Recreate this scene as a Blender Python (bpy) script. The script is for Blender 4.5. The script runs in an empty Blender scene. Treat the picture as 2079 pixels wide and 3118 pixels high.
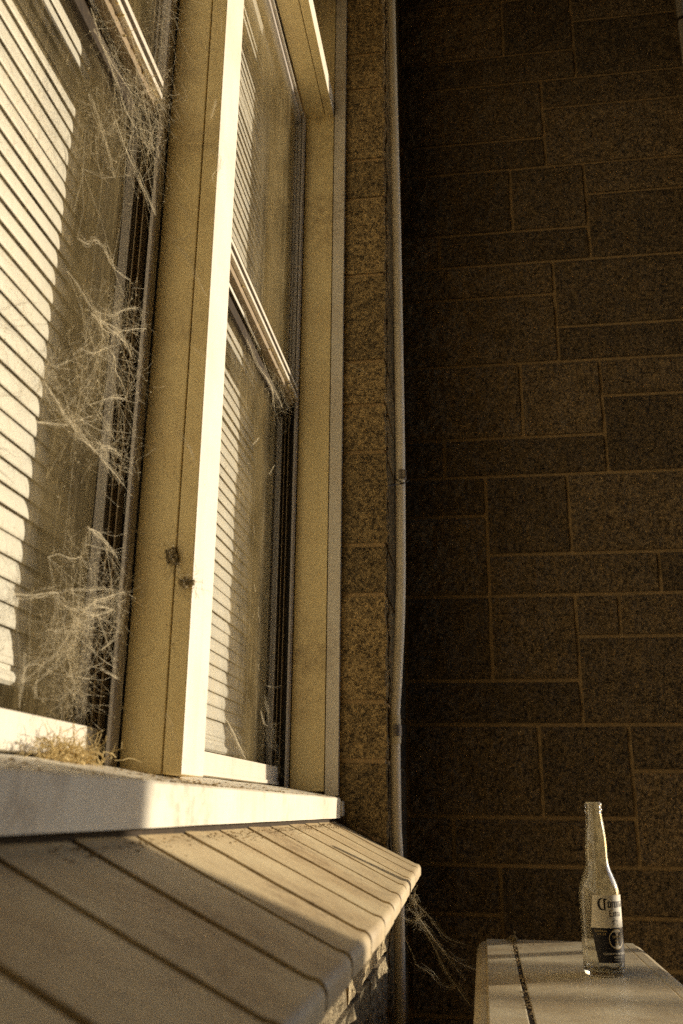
import bpy, bmesh, math, random
from mathutils import Vector, Matrix, noise

# ------------------------------------------------------------------ camera, sky, sun, exposure
scene = bpy.context.scene
R = math.radians
H = 0.90                       # eye height above the paving; heights below are given relative to the eye

cam_data = bpy.data.cameras.new('camera')
cam = bpy.data.objects.new('camera', cam_data)
scene.collection.objects.link(cam)
scene.camera = cam
yaw, pitch, roll = R(8.391), R(17.631), R(0.6053)
fw = Vector((-math.sin(yaw) * math.cos(pitch), math.cos(yaw) * math.cos(pitch), math.sin(pitch)))
rt = Vector((math.cos(yaw), math.sin(yaw), 0))
up = rt.cross(fw)
rt2 = math.cos(roll) * rt + math.sin(roll) * up
up2 = -math.sin(roll) * rt + math.cos(roll) * up
cm = Matrix((rt2, up2, -fw)).transposed().to_4x4()
cm.translation = (0, 0, H)
cam.matrix_world = cm
cam_data.sensor_fit = 'HORIZONTAL'
cam_data.sensor_width = 24.0
cam_data.lens = 32.858
cam_data.clip_start = 0.02
cam_data.clip_end = 500
cam_data.dof.use_dof = True
cam_data.dof.focus_distance = 1.45
cam_data.dof.aperture_fstop = 8.0

SUN_AZ, SUN_EL = R(28.8), R(8.5)          # from +X towards +Y
sun_dir = Vector((math.cos(SUN_EL) * math.cos(SUN_AZ), math.cos(SUN_EL) * math.sin(SUN_AZ), math.sin(SUN_EL)))
world = bpy.data.worlds.new('World')
scene.world = world
world.use_nodes = True
wn = world.node_tree
bg = wn.nodes['Background']
sky = wn.nodes.new('ShaderNodeTexSky')
sky.sky_type = 'NISHITA'
sky.sun_disc = False
sky.sun_elevation = SUN_EL
sky.sun_rotation = R(90) - SUN_AZ
sky.dust_density = 1.0
sky.ozone_density = 2.0
warm = wn.nodes.new('ShaderNodeMix')       # the photograph's white balance
warm.data_type = 'RGBA'
warm.blend_type = 'MULTIPLY'
warm.inputs[0].default_value = 1.0
warm.inputs[7].default_value = (0.90, 0.98, 1.22, 1)
wn.links.new(sky.outputs[0], warm.inputs[6])
wn.links.new(warm.outputs[2], bg.inputs[0])
bg.inputs[1].default_value = 0.15

sun_data = bpy.data.lights.new('sun', 'SUN')
sun_data.energy = 3.8
sun_data.angle = R(0.53)
sun_data.color = (1.0, 0.86, 0.66)
sun = bpy.data.objects.new('sun', sun_data)
scene.collection.objects.link(sun)
sun.rotation_euler = sun_dir.to_track_quat('Z', 'Y').to_euler()
sun.location = (4, 3, 4)

scene.view_settings.view_transform = 'Standard'
scene.view_settings.look = 'None'
scene.view_settings.exposure = 0.55
scene.view_settings.gamma = 1.0
scene.view_settings.use_curve_mapping = False
scene.render.engine = 'CYCLES'
scene.cycles.use_denoising = False          # leave the grain in
scene.cycles.max_bounces = 8
scene.cycles.transparent_max_bounces = 16
scene.cycles.sample_clamp_indirect = 2.0
scene.cycles.use_guiding = True

# ------------------------------------------------------------------ helpers
rnd = random.Random(7)
COL = scene.collection


def tag(o, label=None, cat=None, group=None, kind=None):
    if label: o['label'] = label
    if cat: o['category'] = cat
    if group: o['group'] = group
    if kind: o['kind'] = kind
    return o


def thing(name, loc, label, cat, group=None, kind=None):
    o = bpy.data.objects.new(name, None)
    o.empty_display_size = 0.05
    COL.objects.link(o)
    o.location = loc
    o['wloc'] = tuple(loc)
    return tag(o, label, cat, group, kind)


def base_of(p):
    return Vector(p['wloc']) if p is not None else Vector((0, 0, 0))


def link(name, me, parent=None, loc=None):
    o = bpy.data.objects.new(name, me)
    COL.objects.link(o)
    o.parent = parent
    b = base_of(parent)
    w = Vector(loc) if loc is not None else b
    o.location = w - b
    o['wloc'] = tuple(w)
    return o


def mesh_obj(name, verts, faces, mat, parent=None, smooth=False):
    """verts in world metres; the object's origin is its parent's origin"""
    b = base_of(parent)
    me = bpy.data.meshes.new(name)
    me.from_pydata([tuple(Vector(v) - b) for v in verts], [], faces)
    me.update()
    if mat: me.materials.append(mat)
    if smooth:
        me.polygons.foreach_set('use_smooth', [True] * len(me.polygons))
    return link(name, me, parent)


class MB:
    """collects shapes that are one piece"""
    def __init__(self):
        self.v, self.f = [], []

    def box(self, x0, x1, y0, y1, z0, z1):
        n = len(self.v)
        z0 += H; z1 += H
        self.v += [(x0, y0, z0), (x1, y0, z0), (x1, y1, z0), (x0, y1, z0), (x0, y0, z1), (x1, y0, z1), (x1, y1, z1), (x0, y1, z1)]
        self.f += [tuple(n + i for i in q) for q in ((0, 3, 2, 1), (4, 5, 6, 7), (0, 1, 5, 4), (1, 2, 6, 5), (2, 3, 7, 6), (3, 0, 4, 7))]
        return self

    def tube(self, pts, r, n=5, cap=True):
        pts = [Vector(p) for p in pts]
        rr = r if isinstance(r, (list, tuple)) else [r] * len(pts)
        b0 = len(self.v)
        t = (pts[1] - pts[0]).normalized()
        a = t.orthogonal().normalized()
        for i, p in enumerate(pts):
            t = (pts[min(i + 1, len(pts) - 1)] - pts[max(i - 1, 0)])
            t = t.normalized() if t.length > 1e-9 else Vector((0, 0, 1))
            a = (a - t * a.dot(t))
            a = a.normalized() if a.length > 1e-6 else t.orthogonal().normalized()
            c = t.cross(a)
            for k in range(n):
                q = 2 * math.pi * k / n
                self.v.append(tuple(p + rr[i] * (math.cos(q) * a + math.sin(q) * c)))
        for i in range(len(pts) - 1):
            for k in range(n):
                k2 = (k + 1) % n
                self.f.append((b0 + i * n + k, b0 + i * n + k2, b0 + (i + 1) * n + k2, b0 + (i + 1) * n + k))
        if cap:
            self.f.append(tuple(b0 + k for k in reversed(range(n))))
            self.f.append(tuple(b0 + (len(pts) - 1) * n + k for k in range(n)))
        return self

    def blob(self, c, r, sq=(1, 1, 1), seed=0, rough=.35, sub=1):
        bm = bmesh.new()
        bmesh.ops.create_icosphere(bm, subdivisions=sub, radius=1)
        n = len(self.v)
        for v in bm.verts:
            k = 1 + rough * noise.noise(v.co * 1.7 + Vector((seed * 3.1, seed * 1.7, 0)))
            self.v.append((c[0] + v.co.x * r * k * sq[0], c[1] + v.co.y * r * k * sq[1], c[2] + v.co.z * r * k * sq[2]))
        for f in bm.faces:
            self.f.append(tuple(n + v.index for v in f.verts))
        bm.free()
        return self

    def build(self, name, mat, parent=None, smooth=False, bevel=0, seg=2):
        if not bevel:
            return mesh_obj(name, self.v, self.f, mat, parent, smooth)
        b = base_of(parent)
        bm = bmesh.new()
        vs = [bm.verts.new(Vector(v) - b) for v in self.v]
        for f in self.f: bm.faces.new([vs[i] for i in f])
        bm.normal_update()
        bmesh.ops.bevel(bm, geom=list(bm.edges), offset=bevel, segments=seg, affect='EDGES', profile=.6)
        me = bpy.data.meshes.new(name)
        bm.to_mesh(me); bm.free()
        if mat: me.materials.append(mat)
        return link(name, me, parent)


def Z(z): return z + H


# ------------------------------------------------------------------ materials
def new_mat(name):
    m = bpy.data.materials.new(name)
    m.use_nodes = True
    nt = m.node_tree
    return m, nt, nt.nodes['Principled BSDF']


def N(nt, typ, **kw):
    n = nt.nodes.new(typ)
    for k, v in kw.items():
        if k in n.inputs: n.inputs[k].default_value = v
        else: setattr(n, k, v)
    return n


def tex_noise(nt, vec, scale, detail=4, rough=.55, w=None):
    n = N(nt, 'ShaderNodeTexNoise')
    n.inputs['Scale'].default_value = scale
    n.inputs['Detail'].default_value = detail
    n.inputs['Roughness'].default_value = rough
    if vec is not None: nt.links.new(vec, n.inputs['Vector'])
    return n.outputs['Fac']


def ramp(nt, fac, stops):
    n = nt.nodes.new('ShaderNodeValToRGB')
    el = n.color_ramp.elements
    while len(el) < len(stops): el.new(.5)
    for e, (p, c) in zip(el, stops):
        e.position = p
        e.color = (c, c, c, 1) if isinstance(c, (int, float)) else (*c, 1)
    nt.links.new(fac, n.inputs[0])
    return n.outputs[0]


def mixc(nt, fac, a, b, mode='MIX'):
    n = nt.nodes.new('ShaderNodeMix')
    n.data_type = 'RGBA'
    n.blend_type = mode
    for s, i in ((fac, 0), (a, 6), (b, 7)):
        if isinstance(s, (int, float)): n.inputs[i].default_value = s
        elif isinstance(s, tuple): n.inputs[i].default_value = (*s, 1)
        else: nt.links.new(s, n.inputs[i])
    return n.outputs[2]


def bump(nt, h, strength, dist, normal=None):
    n = nt.nodes.new('ShaderNodeBump')
    n.inputs['Strength'].default_value = strength
    n.inputs['Distance'].default_value = dist
    nt.links.new(h, n.inputs['Height'])
    if normal is not None: nt.links.new(normal, n.inputs['Normal'])
    return n.outputs[0]


def coord(nt, scale=(1, 1, 1), out='Object'):
    c = nt.nodes.new('ShaderNodeTexCoord')
    mp = nt.nodes.new('ShaderNodeMapping')
    mp.inputs['Scale'].default_value = scale
    nt.links.new(c.outputs[out], mp.inputs[0])
    return mp.outputs[0]


def m_paint(name, base, dirt=(.20, .13, .06), rough=.5, speck=.5, stain=.35, grime=1.0, smudge=0.0, bstr=.12):
    m, nt, p = new_mat(name)
    v = coord(nt)
    big = ramp(nt, tex_noise(nt, v, 9, 5), [(.35, 0), (.75, 1)])
    streak = ramp(nt, tex_noise(nt, coord(nt, (60, 60, 3)), 1.0, 4), [(.5, 0), (.85, 1)])
    sp = ramp(nt, tex_noise(nt, v, 210, 2), [(.715, 0), (.75, 1)])
    sp2 = ramp(nt, tex_noise(nt, v, 55, 3), [(.70, 0), (.78, 1)])
    c = mixc(nt, big, base, tuple(x * (1 - .14 * stain * (1 + i * .35)) for i, x in enumerate(base)))
    st = N(nt, 'ShaderNodeMath', operation='MULTIPLY'); nt.links.new(streak, st.inputs[0]); st.inputs[1].default_value = .22 * stain * grime
    c = mixc(nt, st.outputs[0], c, dirt)
    s1 = N(nt, 'ShaderNodeMath', operation='MULTIPLY'); nt.links.new(sp, s1.inputs[0]); s1.inputs[1].default_value = speck
    c = mixc(nt, s1.outputs[0], c, dirt)
    s2 = N(nt, 'ShaderNodeMath', operation='MULTIPLY'); nt.links.new(sp2, s2.inputs[0]); s2.inputs[1].default_value = speck * .6
    c = mixc(nt, s2.outputs[0], c, dirt)
    if smudge:                                       # grey-brown smears with soft ragged edges
        a = ramp(nt, tex_noise(nt, v, 4.5, 3), [(.50, 0), (.66, 1)])
        b = ramp(nt, tex_noise(nt, v, 60, 8, .75), [(.44, 0), (.62, 1)])
        q = N(nt, 'ShaderNodeMath', operation='MULTIPLY'); nt.links.new(a, q.inputs[0]); nt.links.new(b, q.inputs[1])
        q2 = N(nt, 'ShaderNodeMath', operation='MULTIPLY'); nt.links.new(q.outputs[0], q2.inputs[0]); q2.inputs[1].default_value = smudge
        c = mixc(nt, q2.outputs[0], c, dirt)
    nt.links.new(c, p.inputs['Base Color'])
    rr = N(nt, 'ShaderNodeMapRange'); nt.links.new(tex_noise(nt, v, 30, 4), rr.inputs[0]); rr.inputs[3].default_value = rough - .12; rr.inputs[4].default_value = rough + .15
    nt.links.new(rr.outputs[0], p.inputs['Roughness'])
    b1 = bump(nt, tex_noise(nt, coord(nt, (1, 1, .15)), 190, 3), bstr, .002)
    nt.links.new(bump(nt, tex_noise(nt, v, 24, 4), bstr * .6, .004, b1), p.inputs['Normal'])
    return m


def m_block(name, base, dark, pit=1.0, bmp=.9, scale=1.0):
    """concrete block: scattered pits of uneven size, pale grit, patchy tone, relief shade painted into the crevices"""
    m, nt, p = new_mat(name)
    v = coord(nt)
    info = nt.nodes.new('ShaderNodeObjectInfo')
    ns = N(nt, 'ShaderNodeTexNoise'); ns.inputs['Scale'].default_value = 120 * scale; ns.inputs['Detail'].default_value = 3
    nt.links.new(v, ns.inputs['Vector'])
    wob = N(nt, 'ShaderNodeVectorMath', operation='MULTIPLY_ADD')
    nt.links.new(ns.outputs['Color'], wob.inputs[0]); wob.inputs[1].default_value = (.013, .013, .013); nt.links.new(v, wob.inputs[2])
    heights, masks = [], []
    for sc, lo, wgt in ((210 * scale, .22, .9), (400 * scale, .22, .7)):
        vo = N(nt, 'ShaderNodeTexVoronoi'); vo.inputs['Scale'].default_value = sc
        nt.links.new(wob.outputs[0], vo.inputs['Vector'])
        sp = nt.nodes.new('ShaderNodeSeparateColor'); nt.links.new(vo.outputs['Color'], sp.inputs[0])
        th = N(nt, 'ShaderNodeMath', operation='MULTIPLY_ADD'); nt.links.new(sp.outputs[0], th.inputs[0]); th.inputs[1].default_value = .50; th.inputs[2].default_value = lo - .22
        d = N(nt, 'ShaderNodeMath', operation='SUBTRACT'); nt.links.new(th.outputs[0], d.inputs[0]); nt.links.new(vo.outputs['Distance'], d.inputs[1])
        mr = N(nt, 'ShaderNodeMapRange'); nt.links.new(d.outputs[0], mr.inputs[0]); mr.inputs[1].default_value = -.06; mr.inputs[2].default_value = .08; mr.inputs[4].default_value = wgt
        masks.append(mr.outputs[0])
    mx = N(nt, 'ShaderNodeMath', operation='MAXIMUM'); nt.links.new(masks[0], mx.inputs[0]); nt.links.new(masks[1], mx.inputs[1])
    n2 = tex_noise(nt, v, 70 * scale, 6, .7)
    n3 = tex_noise(nt, v, 8, 5)
    n4 = tex_noise(nt, v, 420 * scale, 3, .7)
    gate = ramp(nt, tex_noise(nt, v, 26, 4), [(.30, .35), (.55, 1)])
    pm = N(nt, 'ShaderNodeMath', operation='MULTIPLY'); nt.links.new(mx.outputs[0], pm.inputs[0]); nt.links.new(gate, pm.inputs[1])
    pm2 = N(nt, 'ShaderNodeMath', operation='MULTIPLY'); nt.links.new(pm.outputs[0], pm2.inputs[0]); pm2.inputs[1].default_value = pit
    n5 = tex_noise(nt, v, 135 * scale, 6, .75)
    c = mixc(nt, ramp(nt, n3, [(.3, 0), (.7, 1)]), base, tuple(x * .62 for x in base))
    c = mixc(nt, ramp(nt, n2, [(.34, 0), (.70, 1)]), c, tuple(min(1, x * 1.45) for x in base))
    c = mixc(nt, ramp(nt, n5, [(.37, .95), (.56, 0)]), c, dark)          # crevices between the grains: relief shade put into the colour
    grit = ramp(nt, n4, [(.58, 0), (.70, .8)])
    c = mixc(nt, grit, c, tuple(min(1, x * 2.2) for x in base))
    c = mixc(nt, pm2.outputs[0], c, dark)
    rv = N(nt, 'ShaderNodeMapRange'); nt.links.new(info.outputs['Random'], rv.inputs[0]); rv.inputs[3].default_value = .68; rv.inputs[4].default_value = 1.25
    hs = N(nt, 'ShaderNodeHueSaturation'); nt.links.new(rv.outputs[0], hs.inputs['Value']); nt.links.new(c, hs.inputs['Color'])
    nt.links.new(hs.outputs[0], p.inputs['Base Color'])
    p.inputs['Roughness'].default_value = .95
    hgt = N(nt, 'ShaderNodeMath', operation='SUBTRACT'); nt.links.new(n5, hgt.inputs[0]); nt.links.new(pm2.outputs[0], hgt.inputs[1])
    b0 = bump(nt, n2, bmp, .007)
    b1 = bump(nt, hgt.outputs[0], bmp, .005, b0)
    nt.links.new(bump(nt, n4, bmp * .7, .0015, b1), p.inputs['Normal'])
    return m


def m_plain(name, base, rough=.6, metal=0.0, nscale=60, amt=.3, bstr=.2):
    m, nt, p = new_mat(name)
    v = coord(nt)
    f = ramp(nt, tex_noise(nt, v, nscale, 5), [(.3, 0), (.72, 1)])
    nt.links.new(mixc(nt, f, base, tuple(x * (1 - amt) for x in base)), p.inputs['Base Color'])
    p.inputs['Roughness'].default_value = rough
    p.inputs['Metallic'].default_value = metal
    if bstr: nt.links.new(bump(nt, f, bstr, .001), p.inputs['Normal'])
    return m


def m_pane(name, dust=.10, streak=.22):
    """dirty sheet glass: clear body, Fresnel reflection, a film of dust with vertical streaks"""
    m, nt, p = new_mat(name)
    nt.nodes.remove(p)
    out = nt.nodes['Material Output']
    tr = N(nt, 'ShaderNodeBsdfTransparent'); tr.inputs[0].default_value = (.98, .98, .96, 1)
    gl = N(nt, 'ShaderNodeBsdfGlossy'); gl.inputs['Roughness'].default_value = .04
    lw = N(nt, 'ShaderNodeLayerWeight'); lw.inputs[0].default_value = .5      # same from both sides of the sheet
    pw = N(nt, 'ShaderNodeMath', operation='POWER'); nt.links.new(lw.outputs['Facing'], pw.inputs[0]); pw.inputs[1].default_value = 5.0
    fr = N(nt, 'ShaderNodeMath', operation='MULTIPLY_ADD'); nt.links.new(pw.outputs[0], fr.inputs[0]); fr.inputs[1].default_value = .8; fr.inputs[2].default_value = .03
    a = N(nt, 'ShaderNodeMixShader')
    nt.links.new(fr.outputs[0], a.inputs[0]); nt.links.new(tr.outputs[0], a.inputs[1]); nt.links.new(gl.outputs[0], a.inputs[2])
    d = N(nt, 'ShaderNodeBsdfDiffuse'); d.inputs[0].default_value = (.62, .50, .28, 1)
    tl = N(nt, 'ShaderNodeBsdfTranslucent'); tl.inputs[0].default_value = (.62, .50, .28, 1)
    dd = N(nt, 'ShaderNodeMixShader'); dd.inputs[0].default_value = .35
    nt.links.new(d.outputs[0], dd.inputs[1]); nt.links.new(tl.outputs[0], dd.inputs[2])
    v = coord(nt)
    f1 = ramp(nt, tex_noise(nt, v, 14, 5), [(.35, .25), (.8, 1)])
    f2 = ramp(nt, tex_noise(nt, coord(nt, (120, 120, 7)), 1, 4), [(.55, 0), (.8, 1)])
    f3 = ramp(nt, tex_noise(nt, coord(nt, (300, 300, 40)), 1, 2), [(.68, 0), (.74, 1)])
    s = N(nt, 'ShaderNodeMath', operation='MULTIPLY'); nt.links.new(f1, s.inputs[0]); s.inputs[1].default_value = dust
    s2 = N(nt, 'ShaderNodeMath', operation='MULTIPLY_ADD'); nt.links.new(f2, s2.inputs[0]); s2.inputs[1].default_value = streak * .5; nt.links.new(s.outputs[0], s2.inputs[2])
    s3 = N(nt, 'ShaderNodeMath', operation='MULTIPLY_ADD'); nt.links.new(f3, s3.inputs[0]); s3.inputs[1].default_value = streak; nt.links.new(s2.outputs[0], s3.inputs[2])
    b = N(nt, 'ShaderNodeMixShader')
    nt.links.new(s3.outputs[0], b.inputs[0]); nt.links.new(a.outputs[0], b.inputs[1]); nt.links.new(dd.outputs[0], b.inputs[2])
    nt.links.new(b.outputs[0], out.inputs[0])
    return m


M = {}
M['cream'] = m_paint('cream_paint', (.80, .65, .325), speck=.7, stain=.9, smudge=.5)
M['lit_face'] = m_paint('lit_face_paint', (.80, .75, .62), speck=.4, stain=.7, smudge=.25)  # paler tone that paints strong sunlight onto the outward faces
M['cream_sill'] = m_paint('cream_sill_paint', (.82, .77, .63), speck=.55, stain=.9, smudge=.5, bstr=.2)
M['trim'] = m_paint('trim_paint', (.68, .62, .50), speck=.4, stain=.8, smudge=.4)
M['blind'] = m_paint('blind_enamel', (.88, .86, .80), speck=.25, stain=.3, rough=.4)
M['alu'] = m_paint('window_aluminium', (.42, .38, .34), rough=.42, speck=.2)
M['alu_light'] = m_paint('light_aluminium', (.72, .67, .56), rough=.4, speck=.35, stain=.6)
M['track'] = m_plain('dark_track_rubber', (.018, .014, .010), .7)
M['fin'] = m_plain('dusty_track_fin', (.30, .22, .12), .6)
M['lining'] = m_paint('inner_lining_paint', (.66, .56, .36), speck=.1)
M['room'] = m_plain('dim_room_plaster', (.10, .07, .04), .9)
M['pane'] = m_pane('dusty_pane', .07, .25)
M['pane2'] = m_pane('dusty_pane_streaked', .09, .34)
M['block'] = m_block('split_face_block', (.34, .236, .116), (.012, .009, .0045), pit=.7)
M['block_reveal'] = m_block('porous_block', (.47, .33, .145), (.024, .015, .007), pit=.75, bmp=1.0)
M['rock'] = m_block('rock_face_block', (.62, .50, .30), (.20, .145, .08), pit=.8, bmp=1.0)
M['mortar'] = m_plain('sandy_mortar', (.46, .315, .148), .95, nscale=80, amt=.3, bstr=.4)
M['brick'] = m_paint('painted_sill_brick', (.58, .475, .285), dirt=(.15, .095, .045), rough=.6, speck=.5, stain=1.6, smudge=.55, bstr=.35)
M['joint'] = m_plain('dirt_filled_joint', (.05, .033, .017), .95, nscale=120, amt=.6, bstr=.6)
M['pvc'] = m_paint('aged_white_pvc', (.84, .77, .62), speck=.35, stain=.7, rough=.45)
M['tape'] = m_plain('pale_tape', (.80, .70, .48), .5, nscale=30, amt=.15)
M['zinc'] = m_plain('zinc_clip', (.30, .26, .22), .5, .4, 90, .5)
M['wire'] = m_plain('black_wire', (.015, .012, .01), .5)
M['enamel'] = m_paint('cream_enamel', (.80, .70, .48), dirt=(.2, .13, .06), rough=.40, speck=.45, stain=1.5, smudge=.5)
M['web'] = m_plain('dusty_cobweb', (.84, .74, .52), .9, nscale=200, amt=.35, bstr=0)
M['crumb'] = m_plain('dry_crumbs', (.50, .37, .19), .95, nscale=90, amt=.6, bstr=.3)
M['straw'] = m_plain('straw', (.72, .56, .26), .85, nscale=120, amt=.4, bstr=.2)
M['leaf'] = m_plain('dry_leaf_brown', (.30, .20, .10), .8, nscale=70, amt=.5)
M['egg'] = m_plain('matted_web', (.34, .26, .13), .95, nscale=150, amt=.6, bstr=.8)
M['concrete'] = m_plain('paving_concrete', (.34, .29, .22), .95, nscale=25, amt=.25)
M['timber'] = m_plain('weathered_timber', (.13, .09, .05), .85, nscale=30, amt=.4)
M['soffit'] = m_plain('soffit_board', (.07, .05, .03), .8, nscale=8, amt=.15)

# ------------------------------------------------------------------ setting
g = mesh_obj('ground', [(-60, -60, 0), (60, -60, 0), (60, 60, 0), (-60, 60, 0)], [(0, 1, 2, 3)], M['concrete'])
tag(g, 'pale concrete paving around the house', 'paving', kind='structure')

ROOM = MB()
for b in ((-2.6, -2.5, -.6, 2.6, -.9, 2.3), (-2.5, -.52, -.6, -.5, -.9, 2.3), (-2.5, -.52, 2.5, 2.6, -.9, 2.3),
          (-2.5, -.52, -.5, 2.5, 2.2, 2.3), (-2.5, -.52, -.5, 2.5, -.88, -.86)):
    ROOM.box(*b)
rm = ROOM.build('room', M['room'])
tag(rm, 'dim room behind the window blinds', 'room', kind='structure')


def rough_box(x0, x1, y0, y1, z0, z1, step, ax, ay, seed, fx=True, fy=True):
    """a block whose +X and -Y faces are broken stone; returns verts, faces"""
    z0 += H; z1 += H
    V, F = [], []

    def lin(a, b, s):
        n = max(1, int(round((b - a) / s)))
        return [a + (b - a) * i / n for i in range(n + 1)]

    def disp(p):
        x, y, z = p
        q = Vector((x, y, z))
        wx = max(0, 1 - (x1 - x) / .012)
        wy = max(0, 1 - (y - y0) / .012)
        edge = min(z - z0, z1 - z)
        e = min(1, .25 + edge / .012)
        big = noise.noise(q * 22 + Vector((seed, 0, 0)))
        mid = noise.noise(q * 75 + Vector((0, seed, 0)))
        fin = noise.noise(q * 210)
        d = .55 * big + .35 * mid + .2 * fin
        ex = min(1, .2 + min(y - y0, y1 - y) / .015) if not fy else min(1, .45 + (y1 - y) / .02)
        return (x + (ax * (d - .1) * e * ex * wx if fx else 0), y - (ay * (d * .8 + .40) * e * wy if fy else 0), z)

    def grid(us, vs, fn, flip=False):
        b = len(V)
        for v in vs:
            for u in us: V.append(disp(fn(u, v)))
        w = len(us)
        for j in range(len(vs) - 1):
            for i in range(w - 1):
                q = (b + j * w + i, b + j * w + i + 1, b + (j + 1) * w + i + 1, b + (j + 1) * w + i)
                F.append(tuple(reversed(q)) if flip else q)
    xs = lin(x0, x1, step if fy else .1); ys = lin(y0, y1, step if fx else .2); zs = lin(z0, z1, step)
    if fy: grid(xs, zs, lambda u, v: (u, y0, v))
    else: grid(xs, zs, lambda u, v: (u, y0, v))
    grid(ys, zs, lambda u, v: (x1, u, v))
    grid(xs, ys, lambda u, v: (u, v, z1))
    grid(xs, ys, lambda u, v: (u, v, z0), True)
    return V, F


# ---- back wall: coursed blocks facing the camera
BX = [-.165, -.0665, .032, .1305, .229, .3275, .426, .5245, .623, .72]
YB = 2.21
bw = thing('block_wall', (.27, YB + .1, 0), 'dark shaded wall of rough concrete blocks behind the white pipe', 'wall')
core = MB(); core.box(-.45, .715, YB + .0032, YB + .19, -.9, 2.5)
core.build('mortar', M['mortar'], bw)
bands = [
    (-.715, -.415, [(0, 3, .1, .3), (3, 5, .1, .3), (0, 1, 0, .1), (1, 5, 0, .1), (5, 9, .2, .3), (5, 9, 0, .2)]),
    (-.415, -.114, [(0, 2, .2, .3), (0, 2, 0, .2), (2, 4, .1, .3), (4, 8, .2, .3), (8, 9, .2, .3), (2, 6, 0, .1), (4, 8, .1, .2), (8, 9, .1, .2), (6, 9, 0, .1)]),
    (-.114, .187, [(0, 3, .1, .3), (3, 5, .1, .3), (0, 1, 0, .1), (1, 5, 0, .1), (5, 9, .2, .3), (5, 9, 0, .2)]),
    (.187, .487, [(0, 2, .1, .3), (2, 4, .1, .3), (0, 4, 0, .1), (4, 5, .2, .3), (5, 9, .2, .3), (4, 8, 0, .2), (8, 9, 0, .2)]),
    (.487, .788, [(0, 2, .2, .3), (0, 2, 0, .2), (2, 4, .1, .3), (4, 8, .1, .3), (8, 9, .1, .3), (2, 6, 0, .1), (6, 9, 0, .1)]),
    (.788, 1.093, [(0, 3, .1, .3), (3, 5, .1, .3), (0, 1, 0, .1), (1, 5, 0, .1), (5, 9, .2, .3), (5, 9, 0, .2)]),
    (1.093, 1.386, [(0, 4, .2, .3), (0, 4, 0, .2), (4, 8, .1, .3), (8, 9, .1, .3), (4, 8, 0, .1), (8, 9, 0, .1)]),
    (1.386, 1.683, [(0, 3, .1, .3), (3, 5, .1, .3), (0, 1, 0, .1), (1, 5, 0, .1), (5, 9, .2, .3), (5, 9, 0, .2)]),
    (1.683, 1.972, [(0, 4, .1, .3), (0, 4, 0, .1), (4, 8, .2, .3), (4, 8, 0, .2), (8, 9, .2, .3), (8, 9, 0, .2)]),
    (1.972, 2.270, [(0, 3, .1, .3), (3, 5, .1, .3), (0, 5, 0, .1), (5, 9, .2, .3), (5, 9, 0, .2)]),
    (2.270, 2.49, [(0, 4, 0, .3), (4, 9, 0, .3)]),
]
J = .0048
for z0, z1, cells in bands:
    k = (z1 - z0) / .3
    for a, b, h0, h1 in cells:
        V, F = rough_box(BX[a] + J, BX[b] - J, YB, YB + .08, z0 + h0 * k + J, z0 + h1 * k - J, .009, 0, .0145, rnd.uniform(0, 40), fx=False)
        mesh_obj('block', V, F, M['block'], bw)

# ---- house wall: holds the window; its far jamb is the porous reveal, its outer face is rock-faced
hw = thing('block_wall', (-.27, 1.0, 0), 'block wall round the window with rough corner and sunlit stone under the brick sill', 'wall')
core = MB()
core.box(-.50, -.174, 1.758, 2.215, -.9, 2.35)          # far side, beyond the reveal
core.box(-.50, -.186, .09, 1.75, -.9, -.098); core.box(-.50, -.22, .13, 1.75, -.098, -.068)             # below the sill
core.box(-.50, -.174, -3.0, .088, -.9, 2.35)            # near side
core.box(-.50, -.174, -3.0, 2.215, 2.353, 2.5)          # lintel zone
core.build('mortar', M['mortar'], hw)
rz = [-.9, -.715, -.612, -.415, -.312, -.1145, .0846, .1906, .3945, .494, .689, .7925, .892, 1.0975, 1.291, 1.393, 1.5885, 1.689, 1.892, 1.99, 2.19, 2.352]
for i in range(len(rz) - 1):
    if rz[i] < -.5: st = .02
    else: st = .0055
    V, F = rough_box(-.345, -.170, 1.753, 1.965 - .004, rz[i] + J, rz[i + 1] - J, st, .0085, .0035, i * 3.7)
    mesh_obj('block', V, F, M['block_reveal'], hw)
    V, F = rough_box(-.345, -.170, 1.972, 2.205, rz[i] + J, rz[i + 1] - J, .012, .008, 0, i * 5.1, fy=False)
    mesh_obj('block', V, F, M['block'], hw)
lower = [(-.3225 + .01, -.142, .0), (-.4135, -.3225 + .0, .2), (-.614, -.4135, .1)]
for r, (z0, z1, off) in enumerate(((-.2265, -.0985, .02), (-.4165, -.2355, .17), (-.5165, -.4255, .05), (-.7165, -.5255, .2))):
    y = .095 - off
    while y < 1.745:
        y2 = min(y + .39, 1.7535)
        ya = max(y, .095)
        if y2 - ya > .03:
            V, F = rough_box(-.345, -.170, ya + J, y2 - J if y2 < 1.75 else 1.7485, z0, z1, .006 if z0 > -.45 else .02, .013, 0, y * 31 + r, fy=False)
            mesh_obj('block', V, F, M['rock'], hw)
        y = y2 + .0005 if y2 < 1.75 else 9

# ---- unseen soffit, plus two walls added to hold back sky light
ev = MB(); ev.box(-.5, 2.3, -3.0, 2.9, 2.52, 2.56)
tag(ev.build('unseen_soffit', M['soffit']), 'unseen flat soffit, widened to hold sky light off the walls', 'soffit', kind='structure')
pw_ = MB(); pw_.box(-.17, 2.3, -2.2, -2.1, -.9, 2.515)
ps_ = MB(); ps_.box(2.2, 2.3, -2.095, 1.5, -.9, 2.515)
tag(ps_.build('added_side_wall', M['timber']), 'unseen board wall added on the right to cut sky light', 'wall', kind='structure')
tag(pw_.build('added_end_wall', M['timber']), 'unseen board wall added behind the camera to darken the back wall', 'wall', kind='structure')

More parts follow.
